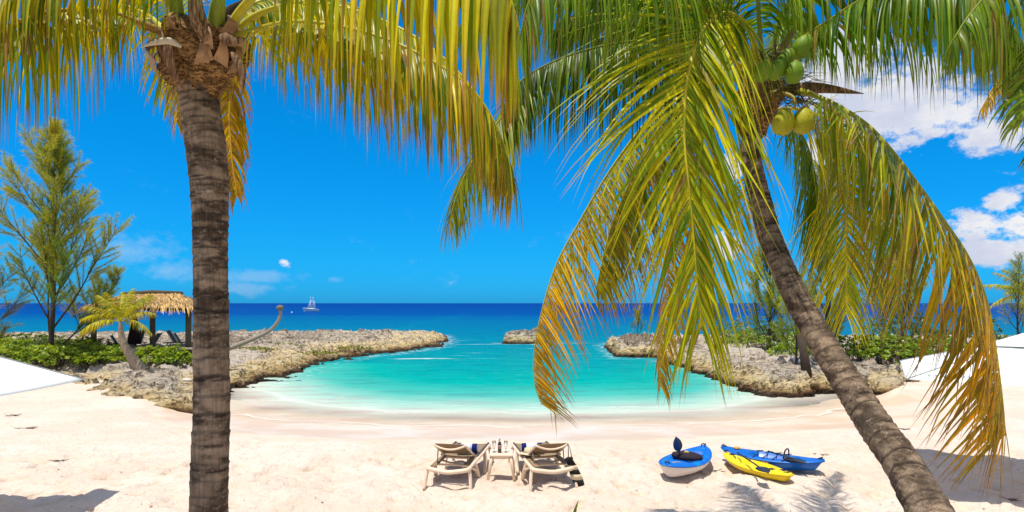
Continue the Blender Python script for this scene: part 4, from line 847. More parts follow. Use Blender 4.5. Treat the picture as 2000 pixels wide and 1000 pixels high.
# loose stones
def stone(label, c, s, seed, m=None, flat=.6, group=None):
    r = random.Random(seed); V = []; n = 14; rows = 9; mb = MB(); base = 0
    ph = [r.uniform(0, 6) for _ in range(6)]
    pr = [(max(.001, math.cos(-1.57+3.14*i/(rows-1))), math.sin(-1.57+3.14*i/(rows-1))) for i in range(rows)]; mb.lathe(pr, n)
    for j, v in enumerate(mb.v):
        k = 1+.18*math.sin(3*v.x+ph[0])+.14*math.sin(4*v.y+ph[1])+.1*math.sin(5*v.z+ph[2]); mb.v[j] = Vector((v.x*s[0]*k, v.y*s[1]*k, v.z*s[2]*k))
    o = mb.build('stone', m or M_ROCK); o.location = c; tag(o, label, 'stone', group); return o
M_WST = mat('bleached_stone', (.62, .58, .52), .9, .1, var=.1, bump=.4, bscale=20)
for i, (px, py, z, s, lb, mm) in enumerate([(366, 716, .65, (.16, .12, .09), 'small white stone on the left rock beside the tall trunk', M_WST), (1552, 706, .55, (.28, .2, .14), 'pale stone lying left of the leaning trunk on the right rock', M_WST),
        (1575, 712, .5, (.16, .14, .1), 'smaller pale stone close to the leaning trunk', M_WST), (1530, 700, .55, (.2, .15, .12), 'grey stone at the back of the right rock edge', None), (1668, 722, .5, (.5, .4, .28), 'rounded boulder right of the leaning trunk', None),
        (1730, 735, .3, (.7, .5, .32), 'large smooth boulder where the right rock meets the sand', None), (1775, 733, .25, (.4, .35, .22), 'medium boulder right of the large smooth one', None)]):
    p = G(px, py, z); stone(lb, (p.x, p.y, ground_at(p.x, p.y)+s[2]*.3), s, 300+i, mm, group='loose stones on the rocks')

# bare leaning trunk
d = 27.5; mb = MB(); S = catmull([P(395, 706, d), P(440, 684, d), P(480, 668, d), P(520, 650, d), P(538, 635, d), P(547, 618, d), P(548, 603, d)], 50)[0]
TB = thing('bare_trunk', S[0], 'bare leafless curved trunk leaning from the left headland towards the sea', 'dead tree')
mb.tube(S, [(.115-.0008*i)*(1+.05*(i % 3 == 0)) for i in range(50)], 10); mb.build('trunk', mat('bleached_wood', (.30, .25, .20), .9, .1, var=.3, vscale=9, bump=.5), TB, origin=None)
mb2 = MB(); mb2.lathe([(.08, -.04), (.16, .05), (.18, .12), (.1, .2), (.001, .22)], 10, c=S[-1]+Vector((-.02, 0, -.05))); mb2.build('stump_head', M_BARK, TB)
for ch in [x for x in COL.objects if x.parent == TB]: ch.location = -Vector(S[0])

# ------------------------------------------------------------------ thatched shelter
FZ = .62
GZ = thing('thatched_shelter', (P(298, 0, 31).x, 31, FZ), 'open beach shelter with round wooden posts and a golden thatched roof', 'shelter'); bpy.context.view_layer.update()
rt = Rooted(GZ)
posts = [(368, 29.2), (298, 31.0), (183, 30.4), (262, 36.5), (420, 35)]
PW = []
for px, d in posts:
    x = (px-1000)/CF*d; z0 = ground_at(x, d); mb = MB(); mb.tube([(x, d, z0-.3), (x, d, z0+1), (x, d, 2.95)], [.14, .13, .125], 14); mb.build('post', M_WOOD, GZ); PW.append((x, d))
E = [Vector((-14.2, 27.8, 2.86)), Vector((-17.8, 36.8, 2.86)), Vector((-26.2, 37.8, 2.86)), Vector((-20.7, 29.6, 2.86))]    # eaves
A = [Vector((-17.4, 32.0, 3.56)), Vector((-21.0, 33.6, 3.56))]                                                    # ridge ends
faces = [(E[0], E[3], A[1], A[0]), (E[1], E[0], A[0], A[0]), (E[2], E[1], A[0], A[1]), (E[3], E[2], A[1], A[1])]
M_TH = leaf_mat('thatch', .85, .1, .1)
mb = MB()
for a, b_, c, d_ in faces: mb.poly([a, b_, c, d_], (.16, .11, .06))
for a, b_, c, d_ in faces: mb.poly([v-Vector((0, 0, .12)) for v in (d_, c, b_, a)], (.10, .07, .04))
mb.build('roof', M_TH, GZ, smooth=False)
r = random.Random(77); mb = MB(); roof_n = 0
for a, b_, c, d_ in faces:
    for i in range(2600 if a == E[0] else 1500):
        u = r.random(); v = r.random()**1.0*1.0; lo = a.lerp(b_, u); hi = d_.lerp(c, u); p = lo.lerp(hi, v); dn = (lo-hi).normalized(); nrm = (b_-a).cross(d_-a)
        if nrm.z < 0: nrm = -nrm
        nrm.normalize(); L = r.uniform(.35, .7); dn = (dn+Vector((r.uniform(-.12, .12), r.uniform(-.12, .12), r.uniform(-.12, .02)))+(Vector((0, 0, -.5*max(0, .2-v)*4)))).normalized()
        p = p+nrm*r.uniform(.02, .10); sd = dn.cross(nrm).normalized()*r.uniform(.008, .02); k = r.uniform(.55, 1.35); cc = (.58*k, .38*k, .16*k) if r.random() < .8 else (.16*k, .11*k, .06*k)
        mb.poly([p-sd, p+sd, p+dn*L+sd*.4-Vector((0, 0, .03)), p+dn*L-sd*.4-Vector((0, 0, .03))], cc)
o = mb.build('thatch', M_TH, GZ, smooth=False); o['kind'] = 'stuff'
mb = MB(); mb.tube([A[0]+Vector((.2, 0, .05)), (A[0]+A[1])/2+Vector((0, 0, .1)), A[1]+Vector((-.2, 0, .05))], [.1, .14, .1], 8); mb.build('ridge_cap', mat('dark_thatch', (.10, .075, .05), .95, .1, bump=.6), GZ)
for i, j in ((0, 1), (1, 2), (2, 3), (3, 4), (4, 0)):
    mb = MB(); mb.bar((*PW[i], 2.80), (*PW[j], 2.80), .12, .16); mb.build('beam', M_WOOD, GZ)
rt.done()
# loungers and table in the shelter: simple reclining chairs
def beach_chair():
    t_ = thing('reclining_chair', (0, 0, 0), 'x', 'beach chair')
    for s in (-1, 1):
        mb = MB(); mb.bar((0, s*.3, .36), (1.5, s*.3, .36), .04, .05); mb.build('side_rail', M_WHITEP, t_, False)
        for x in (.2, 1.35):
            mb = MB(); mb.bar((x-.12, s*.3, 0), (x+.05, s*.3, .36), .04, .05); mb.build('leg', M_WHITEP, t_, False)
        mb = MB(); mb.bar((.55, s*.3, .36), (.15, s*.3, 1.08), .04, .04); mb.build('back_frame', M_WHITEP, t_, False)
    mb = MB(); mb.box((1.0, 0, .385), (.95, .56, .015)); mb.build('seat', M_SLINGD, t_, False)
    mb = MB(); mb.bar((.55, 0, .37), (.17, 0, 1.05), .56, .015, Vector((1, 0, .5))); mb.build('backrest', M_SLINGD, t_, False)
    return t_
ch0 = beach_chair()
for i, (px, d, rz, lb) in enumerate([(210, 33.5, .4, 'leftmost reclining chair under the thatched shelter, left of the young palm trunk'), (276, 33.5, 2.6, 'reclining chair beside the closed dark umbrella under the thatch'), (318, 32.5, 3.3, 'reclining chair right behind the middle shelter post'),
        (322, 35, .2, 'reclining chair facing the sea, second from the right post of the shelter'), (334, 36, .3, 'farthest right reclining chair, its pale edge seen against the sea')]):
    o = ch0 if i == 0 else copy_tree(ch0); x = (px-1000)/CF*d; o.location = (x, d, ground_at(x, d)+.02); o.rotation_euler = (0, 0, rz); o['label'] = lb; o['group'] = 'reclining chairs under the thatched shelter'
def small_table(name, c, w_, h, m, label, rz=0, group=None):
    t_ = thing(name, c, label, 'table', rz, group)
    mb = MB(); mb.box((0, 0, h-.02), (w_, w_, .04)); ob = mb.build('tabletop', m, t_, False); bv = ob.modifiers.new('b', 'BEVEL'); bv.width = .015; bv.segments = 3
    mb = MB()
    for s in (-1, 1):
        mb.box((0, s*(w_/2-.05), h-.06), (w_-.12, .03, .045)); mb.box((s*(w_/2-.05), 0, h-.06), (.03, w_-.17, .045))
    mb.build('apron', m, t_, False)
    for sx in (-1, 1):
        for sy in (-1, 1):
            mb = MB(); k = w_/2; mb.tube([(sx*(k+.02), sy*(k+.02), 0), (sx*(k-.02), sy*(k-.02), h*.6), (sx*(k-.045), sy*(k-.045), h-.03)], [.024, .030, .034], 8); mb.build('leg', m, t_)
    return t_
x = P(267, 0, 29.5).x; small_table('side_table', (x, 29.5, ground_at(x, 29.5)), .75, .5, M_WHITEP, 'white table in front of the closed umbrella by the thatched shelter')
x = P(262, 0, 32.5).x; z0 = ground_at(x, 32.5); UB = thing('closed_umbrella', (x, 32.5, z0), 'closed dark brown umbrella standing under the thatched roof', 'umbrella')
mb = MB(); mb.tube([(0, 0, 0), (0, 0, 2.25)], .03, 8); mb.build('pole', M_STEEL, UB)
mb = MB(); mb.lathe([(.30, .45), (.26, .8), (.19, 1.2), (.13, 1.8), (.05, 2.2), (.01, 2.3)], 16)
for j, v in enumerate(mb.v):
    a = math.atan2(v.y, v.x); k = 1+.16*math.cos(8*a); mb.v[j] = Vector((v.x*k, v.y*k, v.z))
mb.build('folded_canopy', mat('dark_canvas', (.05, .03, .025), .9, .1), UB)
mb = MB(); mb.lathe([(.3, 0), (.3, .08), (.06, .1)], 14); mb.build('base', M_BARK, UB)
x = P(368, 0, 28.3).x; z0 = ground_at(x, 28.3); BN = thing('bench', (x, 28.3, z0), 'low grey bench at the foot of the rightmost shelter post', 'bench')
mb = MB(); mb.box((0, 0, .5), (1.1, .4, .06)); mb.build('seat', M_PALE, BN, False)
for s in (-.4, .4): mb = MB(); mb.box((s, 0, .235), (.08, .34, .47)); mb.build('leg', M_WOOD, BN, False)

# ------------------------------------------------------------------ umbrellas (white square canopies)
M_CANVAS = mat('white_canvas', (.80, .80, .77), .85, .12, var=.03, vscale=3, bump=.12, bscale=14)
M_SEAM_SHADE = mat('shaded_canvas_seam', (.50, .50, .48), .9, .1)  # seam strip greyed to paint in the shadow line of the slit
M_INK = mat('black_print', (.02, .03, .06), .7, .2)
def umbrella(label, c, w_, ze, za, rz, text=False, side=1):
    t_ = thing('beach_umbrella', (c[0], c[1], 0), label, 'umbrella', rz)
    h = w_/2; apex = Vector((0, 0, za)); cs = [Vector((sx*h, sy*h, ze)) for sx, sy in ((-1, -1), (1, -1), (1, 1), (-1, 1))]
    n = 14
    for k in range(4):
        a, b_ = cs[k], cs[(k+1) % 4]; V = []
        for i in range(n+1):
            for j in range(n+1):
                u = j/n; v = i/n; e = a.lerp(b_, u); p = apex.lerp(e, v); s_ = math.sin(math.pi*u)*v
                V.append(tuple(p-Vector((0, 0, .045*s_*math.sin(math.pi*min(1, v*1.0))+.02*s_))))
        o_ = np_mesh('canopy_panel', V, grid_faces(n+1, n+1), M_CANVAS, t_)
        so = o_.modifiers.new('s', 'SOLIDIFY'); so.thickness = .004
        mb = MB(); mb.bar(apex.lerp(a, .03)+Vector((0, 0, .008)), a+Vector((0, 0, .01)), .03, .012); mb.build('seam', M_SEAM_SHADE, t_, False)
        mb = MB(); mb.bar(apex.lerp(a, .04)-Vector((0, 0, .05)), a-Vector((0, 0, .03)), .02, .03); mb.build('rib', M_WOOD, t_, False)
    # vent cap
    V = [apex+Vector((0, 0, .10))]+[apex.lerp(c_, .27)+Vector((0, 0, .035)) for c_ in cs]
    mb = MB(); mb.v = V; mb.f = [(0, 1, 2), (0, 2, 3), (0, 3, 4), (0, 4, 1)]; o_ = mb.build('vent_cap', M_CANVAS, t_, False); so = o_.modifiers.new('s', 'SOLIDIFY'); so.thickness = .004
    mb = MB(); mb.tube([(0, 0, -.3), (0, 0, za)], .024, 12); mb.build('pole', M_WOOD, t_)
    mb = MB(); mb.lathe([(.02, za+.08), (.035, za+.12), (.001, za+.17)], 10); mb.build('finial', M_WOOD, t_)
    return t_
umbrella('white square beach umbrella seen from above at the left edge', (-7.95, 8.38), 2.5, 1.9, 2.62, 0)
UR = umbrella('white square beach umbrella printed with dark lettering at the right edge', (8.67, 10.28), 3.6, 1.9, 2.53, R(-31), True)
tx = bpy.data.curves.new('lettering', 'FONT'); tx.body = 'CASARENA'; tx.size = .10; tx.extrude = .001; tx.shear = .35; tx.space_character = 1.12
o = bpy.data.objects.new('lettering', tx); COL.objects.link(o); dg = bpy.context.evaluated_depsgraph_get(); me = bpy.data.meshes.new_from_object(o.evaluated_get(dg)); bpy.data.objects.remove(o)
o = bpy.data.objects.new('lettering', me); me.materials.append(M_INK); COL.objects.link(o); o.parent = UR
tilt = math.atan2(.63, 1.8)
o.rotation_euler = (tilt, 0, 0); o.location = (-1.52, -1.8+.12, 1.9+.12*.35+.018)
mb = MB()
mb.tube([(-.62, -.93, 2.13), (-.55, -.88, 2.16), (-.46, -.90, 2.15), (-.40, -.95, 2.12)], [.004, .014, .012, .003], 6); mb.tube([(-.50, -.88, 2.16), (-.44, -.82, 2.20), (-.36, -.79, 2.21)], [.012, .01, .003], 6); mb.tube([(-.36, -.93, 2.13), (-.30, -.91, 2.14)], [.02, .016], 6)
o = mb.build('emblem', M_INK, UR); o.scale = (.8, .8, .8); o.location = (-.80, -.72, .29)

# ------------------------------------------------------------------ sun loungers
def rz_mat(a): return Matrix.Rotation(a, 3, 'Z')
def lounger():
    t_ = thing('sun_lounger', (0, 0, 0), 'x', 'sun lounger'); hw = .35
    # x across, y from head end (0) to foot end (1.85)
    def rail(s): return [(s*.31, .02, .315), (s*.345, .12, .33), (s*.35, .5, .335), (s*.35, 1.2, .335), (s*.35, 1.7, .345), (s*.33, 1.86, .33)]
    for s in (-1, 1):
        mb = MB(); mb.tube(catmull(rail(s), 24)[0], .032, 10, flat=.85); mb.build('side_rail', M_WHITEP, t_)
        for (y0, y1, yt) in ((.03, .0, .12), (.62, .72, .50), (1.22, 1.12, 1.34), (1.84, 1.9, 1.74)):
            mb = MB(); mb.tube(catmull([(s*(.40 if yt < .3 or yt > 1.6 else .385), y1, -.02), (s*.385, (y0*.7+yt*.3), .14), (s*.365, (y0*.3+yt*.7), .27), (s*.35, yt, .335)], 12)[0], [.030, .032, .034, .035, .036, .037, .038, .038, .037, .036, .034, .032], 9, flat=.8); mb.build('leg', M_WHITEP, t_)
        mb = MB(); mb.tube(catmull([(s*.365, .28, .30), (s*.375, .38, .25), (s*.378, .55, .20)], 8)[0], [.02]*8, 8); mb.tube([(s*.378, .52, .22), (s*.378, .62, .12)], .018, 8); mb.build('brace', M_WHITEP, t_)
    mb = MB(); mb.tube(catmull([(-.36, .14, .33), (-.33, .04, .325), (-.22, .01, .31), (0, .0, .285), (.22, .01, .31), (.33, .04, .325), (.36, .14, .33)], 26)[0], .038, 10); mb.build('head_bar', M_WHITEP, t_)
    mb = MB(); mb.tube(catmull([(-.34, 1.8, .34), (-.28, 1.88, .335), (0, 1.91, .32), (.28, 1.88, .335), (.34, 1.8, .34)], 20)[0], .030, 10); mb.build('foot_bar', M_WHITEP, t_)
    for y in (.45, .95, 1.4): mb = MB(); mb.tube([(-.34, y, .29), (.34, y, .29)], .018, 8); mb.build('cross_bar', M_WHITEP, t_)
    # seat sling
    def sheet(f, nx, ny, th, name, m):
        V = [f(i/(nx-1), j/(ny-1)) for j in range(ny) for i in range(nx)]; o_ = np_mesh(name, V, grid_faces(nx, ny), m, t_); q = o_.modifiers.new('s', 'SOLIDIFY'); q.thickness = th; return o_
    sheet(lambda u, v: ((u-.5)*.66, .80+v*1.02, .372-.022*math.sin(math.pi*u)+.012*math.sin(math.pi*v*1.0)), 9, 12, .012, 'seat', M_SLING)
    for s in (-1, 1): mb = MB(); mb.tube([(s*.325, .80, .375), (s*.325, 1.3, .38), (s*.325, 1.82, .375)], .018, 8); mb.build('seat_frame', M_SLINGD, t_)
    # low strips the backrest folds into
    for s in (-1, 1): mb = MB(); mb.bar((s*.27, .12, .35), (s*.27, .8, .355), .10, .012); mb.build('side_strip', M_SLING, t_, False)
    # backrest, hinged at y=.8, leaning to the head end
    p0 = Vector((0, .80, .39)); p1 = Vector((0, .16, .70)); ax = (p1-p0)
    sheet(lambda u, v: ((u-.5)*(.54-.0*v), p0.y+ax.y*v+.04*math.sin(math.pi*u)*math.sin(math.pi*v), p0.z+ax.z*v+.012-.03*math.sin(math.pi*u)*math.sin(math.pi*v)), 9, 12, .012, 'backrest', M_SLING)
    for s in (-1, 1):
        mb = MB(); mb.tube(catmull([(s*.27, p0.y, p0.z), (s*.275, .48, .54), (s*.272, .15, .705)], 12)[0], .019, 8); mb.build('back_frame', M_WHITEP, t_)
        mb = MB(); mb.tube([(s*.275, .42, .57), (s*.26, .30, .34)], .010, 6); mb.build('support_rod', M_STEEL, t_)
    mb = MB(); mb.tube([(-.272+.544*i/17, .135+.015*(2*i/17-1)**2, .63+.07*(2*i/17-1)**2) for i in range(18)], .018, 8); mb.build('back_bar', M_WHITEP, t_)
    mb = MB(); mb.tube(catmull([(-.24, .36, .36), (-.16, .30, .40), (0, .29, .37), (.16, .30, .40), (.24, .36, .36)], 18)[0], .016, 7); mb.build('ratchet_bar', M_SLING, t_)
    return t_
L1 = lounger(); L1.location = (-1.08, 10.22, .0); L1.rotation_euler = (0, 0, R(-9.5)); tag(L1, 'left sun lounger, taupe sling and white frame, with only a rolled towel on its seat', 'sun lounger', 'pair of sun loungers facing the sea')
L2 = copy_tree(L1); L2.location = (.70, 10.24, .0); L2.rotation_euler = (0, 0, R(11)); L2['label'] = 'right sun lounger with a straw hat on it and a striped bag hanging from it'
def on(lg, x, y, z): return Vector(lg.location)+rz_mat(lg.rotation_euler.z) @ Vector((x, y, z))
tb = small_table('side_table', (-.19, 10.98, 0), .42, .44, M_WHITEP, 'low white resin side table between the two sun loungers, with a bottle and glasses')
M_NAVY = mat('navy_towel', (.012, .018, .12), .95, .1, bump=.7, bscale=200); M_WTOW = mat('white_towel', (.66, .68, .80), .95, .1, bump=.7, bscale=200)
def towel(label, p, rz):
    t_ = thing('rolled_towel', p, label, 'towel', rz)
    for (x0, x1, m_) in ((-.19, -.118, M_NAVY), (-.116, .088, M_WTOW), (.09, .18, M_NAVY)):
        mb = MB(); k = 26
        for xx in (x0, x1):
            for i in range(k):
                a = 2*math.pi*i/k; rr_ = .088+.004*math.sin(5*a+xx*9)+(.010 if i < 4 else 0); mb.v.append(Vector((xx, rr_*math.cos(a), .088+rr_*math.sin(a)*.92)))
        mb.f = [(i, (i+1) % k, k+(i+1) % k, k+i) for i in range(k)]+[tuple(reversed(range(k))), tuple(range(k, 2*k))]; mb.build('stripe', m_, t_)
    mb = MB(); sp_ = [(.183, .075*(1-i/40)*math.cos(i*.5), .088+.07*(1-i/40)*math.sin(i*.5)) for i in range(36)]; mb.tube(sp_, .006, 5); mb.build('roll_edge', M_WTOW, t_)
    return t_
towel('rolled white towel with navy ends standing on the left lounger', on(L1, .12, .95, .385), R(-6)); towel('rolled white towel with navy ends behind the straw hat on the right lounger', on(L2, -.14, 1.0, .385), R(4))
ht = thing('straw_hat', on(L2, -.24, .84, .392), 'cream straw sun hat with a dark band lying on the right lounger', 'hat', .3)
M_STRAW = mat('straw', (.66, .53, .34), .9, .1, bump=.7, bscale=150)
mb = MB(); mb.lathe([(.001, .012), (.10, .012), (.19, .0), (.205, .004), (.19, .012), (.09, .024), (.001, .024)], 28)
for j, v in enumerate(mb.v): mb.v[j] = v+Vector((0, 0, .018*math.sin(2*math.atan2(v.y, v.x))*v.length/.2+.01))
mb.build('brim', M_STRAW, ht)
mb = MB(); mb.lathe([(.092, .02), (.09, .06), (.078, .10), (.045, .118), (.001, .112)], 24, sy=1.15); mb.build('crown', M_STRAW, ht)
mb = MB(); mb.lathe([(.0945, .024), (.0945, .045), (.092, .046)], 24, sy=1.15); mb.build('hat_band', M_NAVY, ht)
# bottle and glasses
zt = .44
bt = thing('cola_bottle', (-.22, 10.93, zt), 'dark cola bottle with a red label standing on the side table', 'bottle')
M_COLA = mat('cola', (.03, .008, .004), .08, .6, coat=.5); M_LBL = mat('bottle_label', (.45, .22, .20), .5, .3)
mb = MB(); mb.lathe([(.030, 0), (.034, .01), (.033, .06), (.036, .12), (.034, .15), (.020, .19), (.013, .205)], 16); mb.build('body', M_COLA, bt)
mb = MB(); mb.lathe([(.0342, .075), (.0372, .12), (.0368, .138)], 16); mb.build('label', M_LBL, bt)
mb = MB(); mb.lathe([(.0131, .205), (.012, .222), (.0118, .232)], 12); mb.build('neck', mat('clear_plastic', (.5, .5, .5), .1, .5), bt)
mb = MB(); mb.lathe([(.015, .232), (.015, .25), (.001, .252)], 12); mb.build('cap', mat('bottle_cap', (.35, .33, .33), .4), bt)
m = bpy.data.materials.new('glass'); m.use_nodes = True; b = m.node_tree.nodes['Principled BSDF']; b.inputs['Transmission Weight'].default_value = 1; b.inputs['Roughness'].default_value = .02; b.inputs['IOR'].default_value = 1.2; b.inputs['Base Color'].default_value = (.9, .92, .95, 1); M_GLASS = m
for x, lb in ((-.32, 'empty clear flute glass left of the cola bottle'), (-.11, 'empty clear flute glass right of the cola bottle')):
    g_ = thing('flute_glass', (x, 10.97, zt), lb, 'glass', group='glasses on the side table')
    mb = MB(); mb.lathe([(.033, 0), (.034, .004), (.006, .010)], 14); mb.build('foot', M_GLASS, g_)
    mb = MB(); mb.lathe([(.006, .010), (.005, .05), (.012, .062)], 12); mb.build('stem', M_GLASS, g_)
    mb = MB(); mb.lathe([(.012, .062), (.026, .09), (.031, .14), (.030, .20), (.0285, .20), (.029, .14), (.024, .092), (.004, .07)], 16); mb.build('bowl', M_GLASS, g_)
# bag hanging from the right lounger
hp = on(L2, .272, .14, .71)
bg_ = thing('beach_bag', (hp.x+.02, hp.y-.06, .0), 'black and straw striped beach bag hanging by long handles from the right lounger', 'bag')
M_BB = mat('black_weave', (.02, .018, .018), .85, .2, bump=.8, bscale=120)
zs_ = [.02, .13, .22, .30, .37, .43, .50]; wd_ = [.085, .10, .095, .085, .075, .06, .035]
for k in range(6):
    mb = MB(); o1 = .13-.19*(zs_[k]/.5); o2 = .13-.19*(zs_[k+1]/.5)
    for z_, q, off__ in ((zs_[k], wd_[k], o1), (zs_[k+1], wd_[k+1], o2)):
        for i in range(20):
            a = 2*math.pi*i/20; mb.v.append(Vector((off__+.06+q*math.cos(a)*(1+.05*math.sin(4*a)), q*.6*math.sin(a), z_)))
    mb.f = [(i, (i+1) % 20, 20+(i+1) % 20, 20+i) for i in range(20)]+[tuple(reversed(range(20))), tuple(range(20, 40))]
    mb.build('band', M_BB if k in (0, 2, 4) or k == 5 else M_STRAW, bg_)
for s in (-1, 1):
    for q in (-.03, .03):
        mb = MB(); mb.tube(catmull([(hp.x-bg_.location.x, hp.y-bg_.location.y+.01*s, .72), (.0+q*.4, .03*s, .66), (.02+q, .03*s, .5)], 10)[0], .005, 5); mb.build('handle', M_BB, bg_)
for i in range(3): mb = MB(); mb.lathe([(.001, -.035), (.03, -.02), (.035, .01), (.001, .035)], 10, c=(-.045+.04*i, -.04, .47+.01*i)); mb.build('tassel', M_BB, bg_)

# ------------------------------------------------------------------ kayaks
def kayak(name, label, bow, stern, wid, mdeck, mhull, ht=.30, roll=0., seat='well', bz=.0, rot=0.):
    bow = Vector(bow); stern = Vector(stern); L = (stern-bow).length; dx, dy = (stern-bow).xy; ang_ = math.atan2(dy, dx)
    t_ = thing(name, ((bow.x+stern.x)/2, (bow.y+stern.y)/2, 0), label, 'kayak', ang_)
    t_.rotation_euler = (roll, rot, ang_); t_.location.z = bz
    n = 40; k = 12; hw = wid/2
    def plan(u): return hw*max(0, math.sin(math.pi*u))**.60*(1+.05*math.cos(math.pi*u))
    def rock_(u): return .07*abs(2*u-1)**2.2+(.55*ht)*max(0, (abs(2*u-1)-.86)/.14)**2
    def sheer(u): return ht*(.80+.24*abs(2*u-1)**2.2)
    V = []
    for i in range(n+1):
        u = i/n; x = (u-.5)*L; w_ = plan(u); zb = rock_(u); zt_ = sheer(u)
        for j in range(k+1):
            a = math.pi*j/k; yy = -math.cos(a); s_ = math.sin(a); V.append((x*(1-.07*(s_)), yy*w_*(1-.12*s_), zt_-(zt_-zb)*s_**.7))
    np_mesh('hull', V, grid_faces(k+1, n+1)[:, ::-1], mhull, t_)
    V = []; m_ = 20
    for i in range(n+1):
        u = i/n; x = (u-.5)*L; w_ = plan(u)+.006; zt_ = sheer(u)
        for j in range(m_+1):
            v = 2*j/m_-1; z_ = zt_+.035*(1-v*v)-.03*(abs(v) > .97)
            well = 0
            if seat == 'well':
                well = .13*float(sstep(np.array(.62-abs(v)), 0, .16))*float(sstep(np.array(u), .30, .36)*(1-sstep(np.array(u), .72, .78)))
                well += .045*float(sstep(np.array(.5-abs(v)), 0, .15))*float(sstep(np.array(u), .80, .84)*(1-sstep(np.array(u), .92, .95)))
            V.append((x*(1-.0*(1-abs(v))), v*w_, z_-well))
    np_mesh('deck', V, grid_faces(m_+1, n+1), mdeck, t_)
    for s in (-1, 1):      # rim lip
        pts = [((i/n-.5)*L, s*(plan(i/n)+.006), sheer(i/n)-.012) for i in range(n+1)]; mb = MB(); mb.tube(pts, .014, 6); mb.build('rim', mdeck, t_)
    for e in (-1, 1):
        mb = MB(); x = e*(L/2-.02); z_ = ht*1.0; mb.tube(catmull([(x-e*.09, -.03, z_+.02), (x-.02*e, -.035, z_+.055), (x-.02*e, .035, z_+.055), (x-e*.09, .03, z_+.02)], 12)[0], .010, 6); mb.build('handle', M_BLACK, t_)
    for s in (-1, 1):      # foot wells, scupper and bungee details
        mb = MB(); mb.box((.18*L, s*hw*.42, ht*.80-.01), (.16, .06, .02)); mb.build('foot_rest', M_BLACK, t_, False)
    return t_, ang_, L
def plastic(name, base, v2=None, vs=5):
    return mat(name, base, .33, .45, var=.08, vscale=vs, bump=.06, bscale=30, dark=v2)
M_KB = plastic('blue_plastic', (.004, .13, .55), (.0, .32, .62), 2.5); M_KB2 = plastic('deep_blue_plastic', (.002, .12, .48)); M_KY = plastic('yellow_plastic', (.85, .60, .005)); M_KW = plastic('white_hull', (.70, .62, .56))
k1, a1, Lk = kayak('kayak', 'blue kayak with a white hull and padded seat, alone on the left of the boats', (2.66, 10.62, 0), (3.78, 12.05, 0), .74, M_KB, M_KW, .29)
def put(o, parent): o.parent = parent; return o
mb = MB(); mb.lathe([(.001, 0), (.20, .0), (.235, .03), (.22, .075), (.12, .11), (.001, .115)], 26, c=(.02, 0, .235), sy=1.25, sx=.85); mb.build('seat_pad', mat('black_mesh_fabric', (.03, .02, .03), .9, .2, bump=.9, bscale=40), k1)
mb = MB(); mb.tube([(-.03, -.05, .353), (.0, .0, .359), (.03, .045, .354)], [.014, .02, .014], 6); mb.tube([(-.04, .03, .351), (.03, -.03, .355)], .011, 6); mb.build('seat_emblem', mat('gold_print', (.6, .42, .05), .5), k1)
for s in (-1, 1):
    mb = MB(); mb.tube([(-.40*Lk, s*.03, .315), (-.31*Lk, s*.12, .305)], .006, 5); mb.build('deck_line', M_WHITEP if s < 0 else M_BLACK, k1)
k3, a3, L3 = kayak('kayak', 'large all blue kayak with black straps, half behind the yellow one', (4.12, 12.1, 0), (5.62, 11.05, 0), .68, M_KB2, M_KB2, .25, bz=.01)
for i in range(4):
    x = -.25+.17*i; mb = MB(); mb.tube(catmull([(x, -.30, .22), (x+.05, -.1, .255), (x-.03, .12, .245), (x+.05, .31, .225)], 12)[0], .009, 5); mb.build('strap', M_BLACK, k3)
mb = MB(); mb.tube(catmull([(.25, -.12, .22), (.27, -.08, .36), (.30, .06, .37), (.30, .12, .22)], 14)[0], .014, 6); mb.build('seat_strap', M_BLACK, k3)
mb = MB(); mb.lathe([(.001, 0), (.06, 0), (.06, .02), (.001, .022)], 16, c=(-.62, .0, .268)); mb.build('hatch', mat('orange_cap', (.7, .28, .02), .4), k3)
mb = MB(); mb.box((-.05, -.336, .165), (.16, .008, .06), Matrix.Rotation(.2, 3, 'X')); mb.box((-.22, -.332, .168), (.09, .008, .05), Matrix.Rotation(.2, 3, 'X')); mb.build('sticker', M_WHITEP, k3, False)
mb = MB(); mb.box((.45, -.22, .232), (.35, .10, .02), Matrix.Rotation(.15, 3, 'X')); mb.build('hatch_recess', M_BLACK, k3, False)
k2, a2, L2k = kayak('kayak', 'small yellow kayak lying in front of the large blue one', (4.13, 11.9, 0), (4.72, 10.35, 0), .56, M_KY, M_KY, .20)
for s in (-1, 1):
    mb = MB(); mb.tube([(-.55, s*.05, .232), (-.38, s*.13, .222)], .007, 5); mb.build('deck_line', M_BLACK, k2)
mb = MB(); mb.box((-.62, 0, .226), (.08, .12, .008)); mb.box((.62, .02, .232), (.09, .09, .008)); mb.build('sticker', M_NAVY, k2, False)
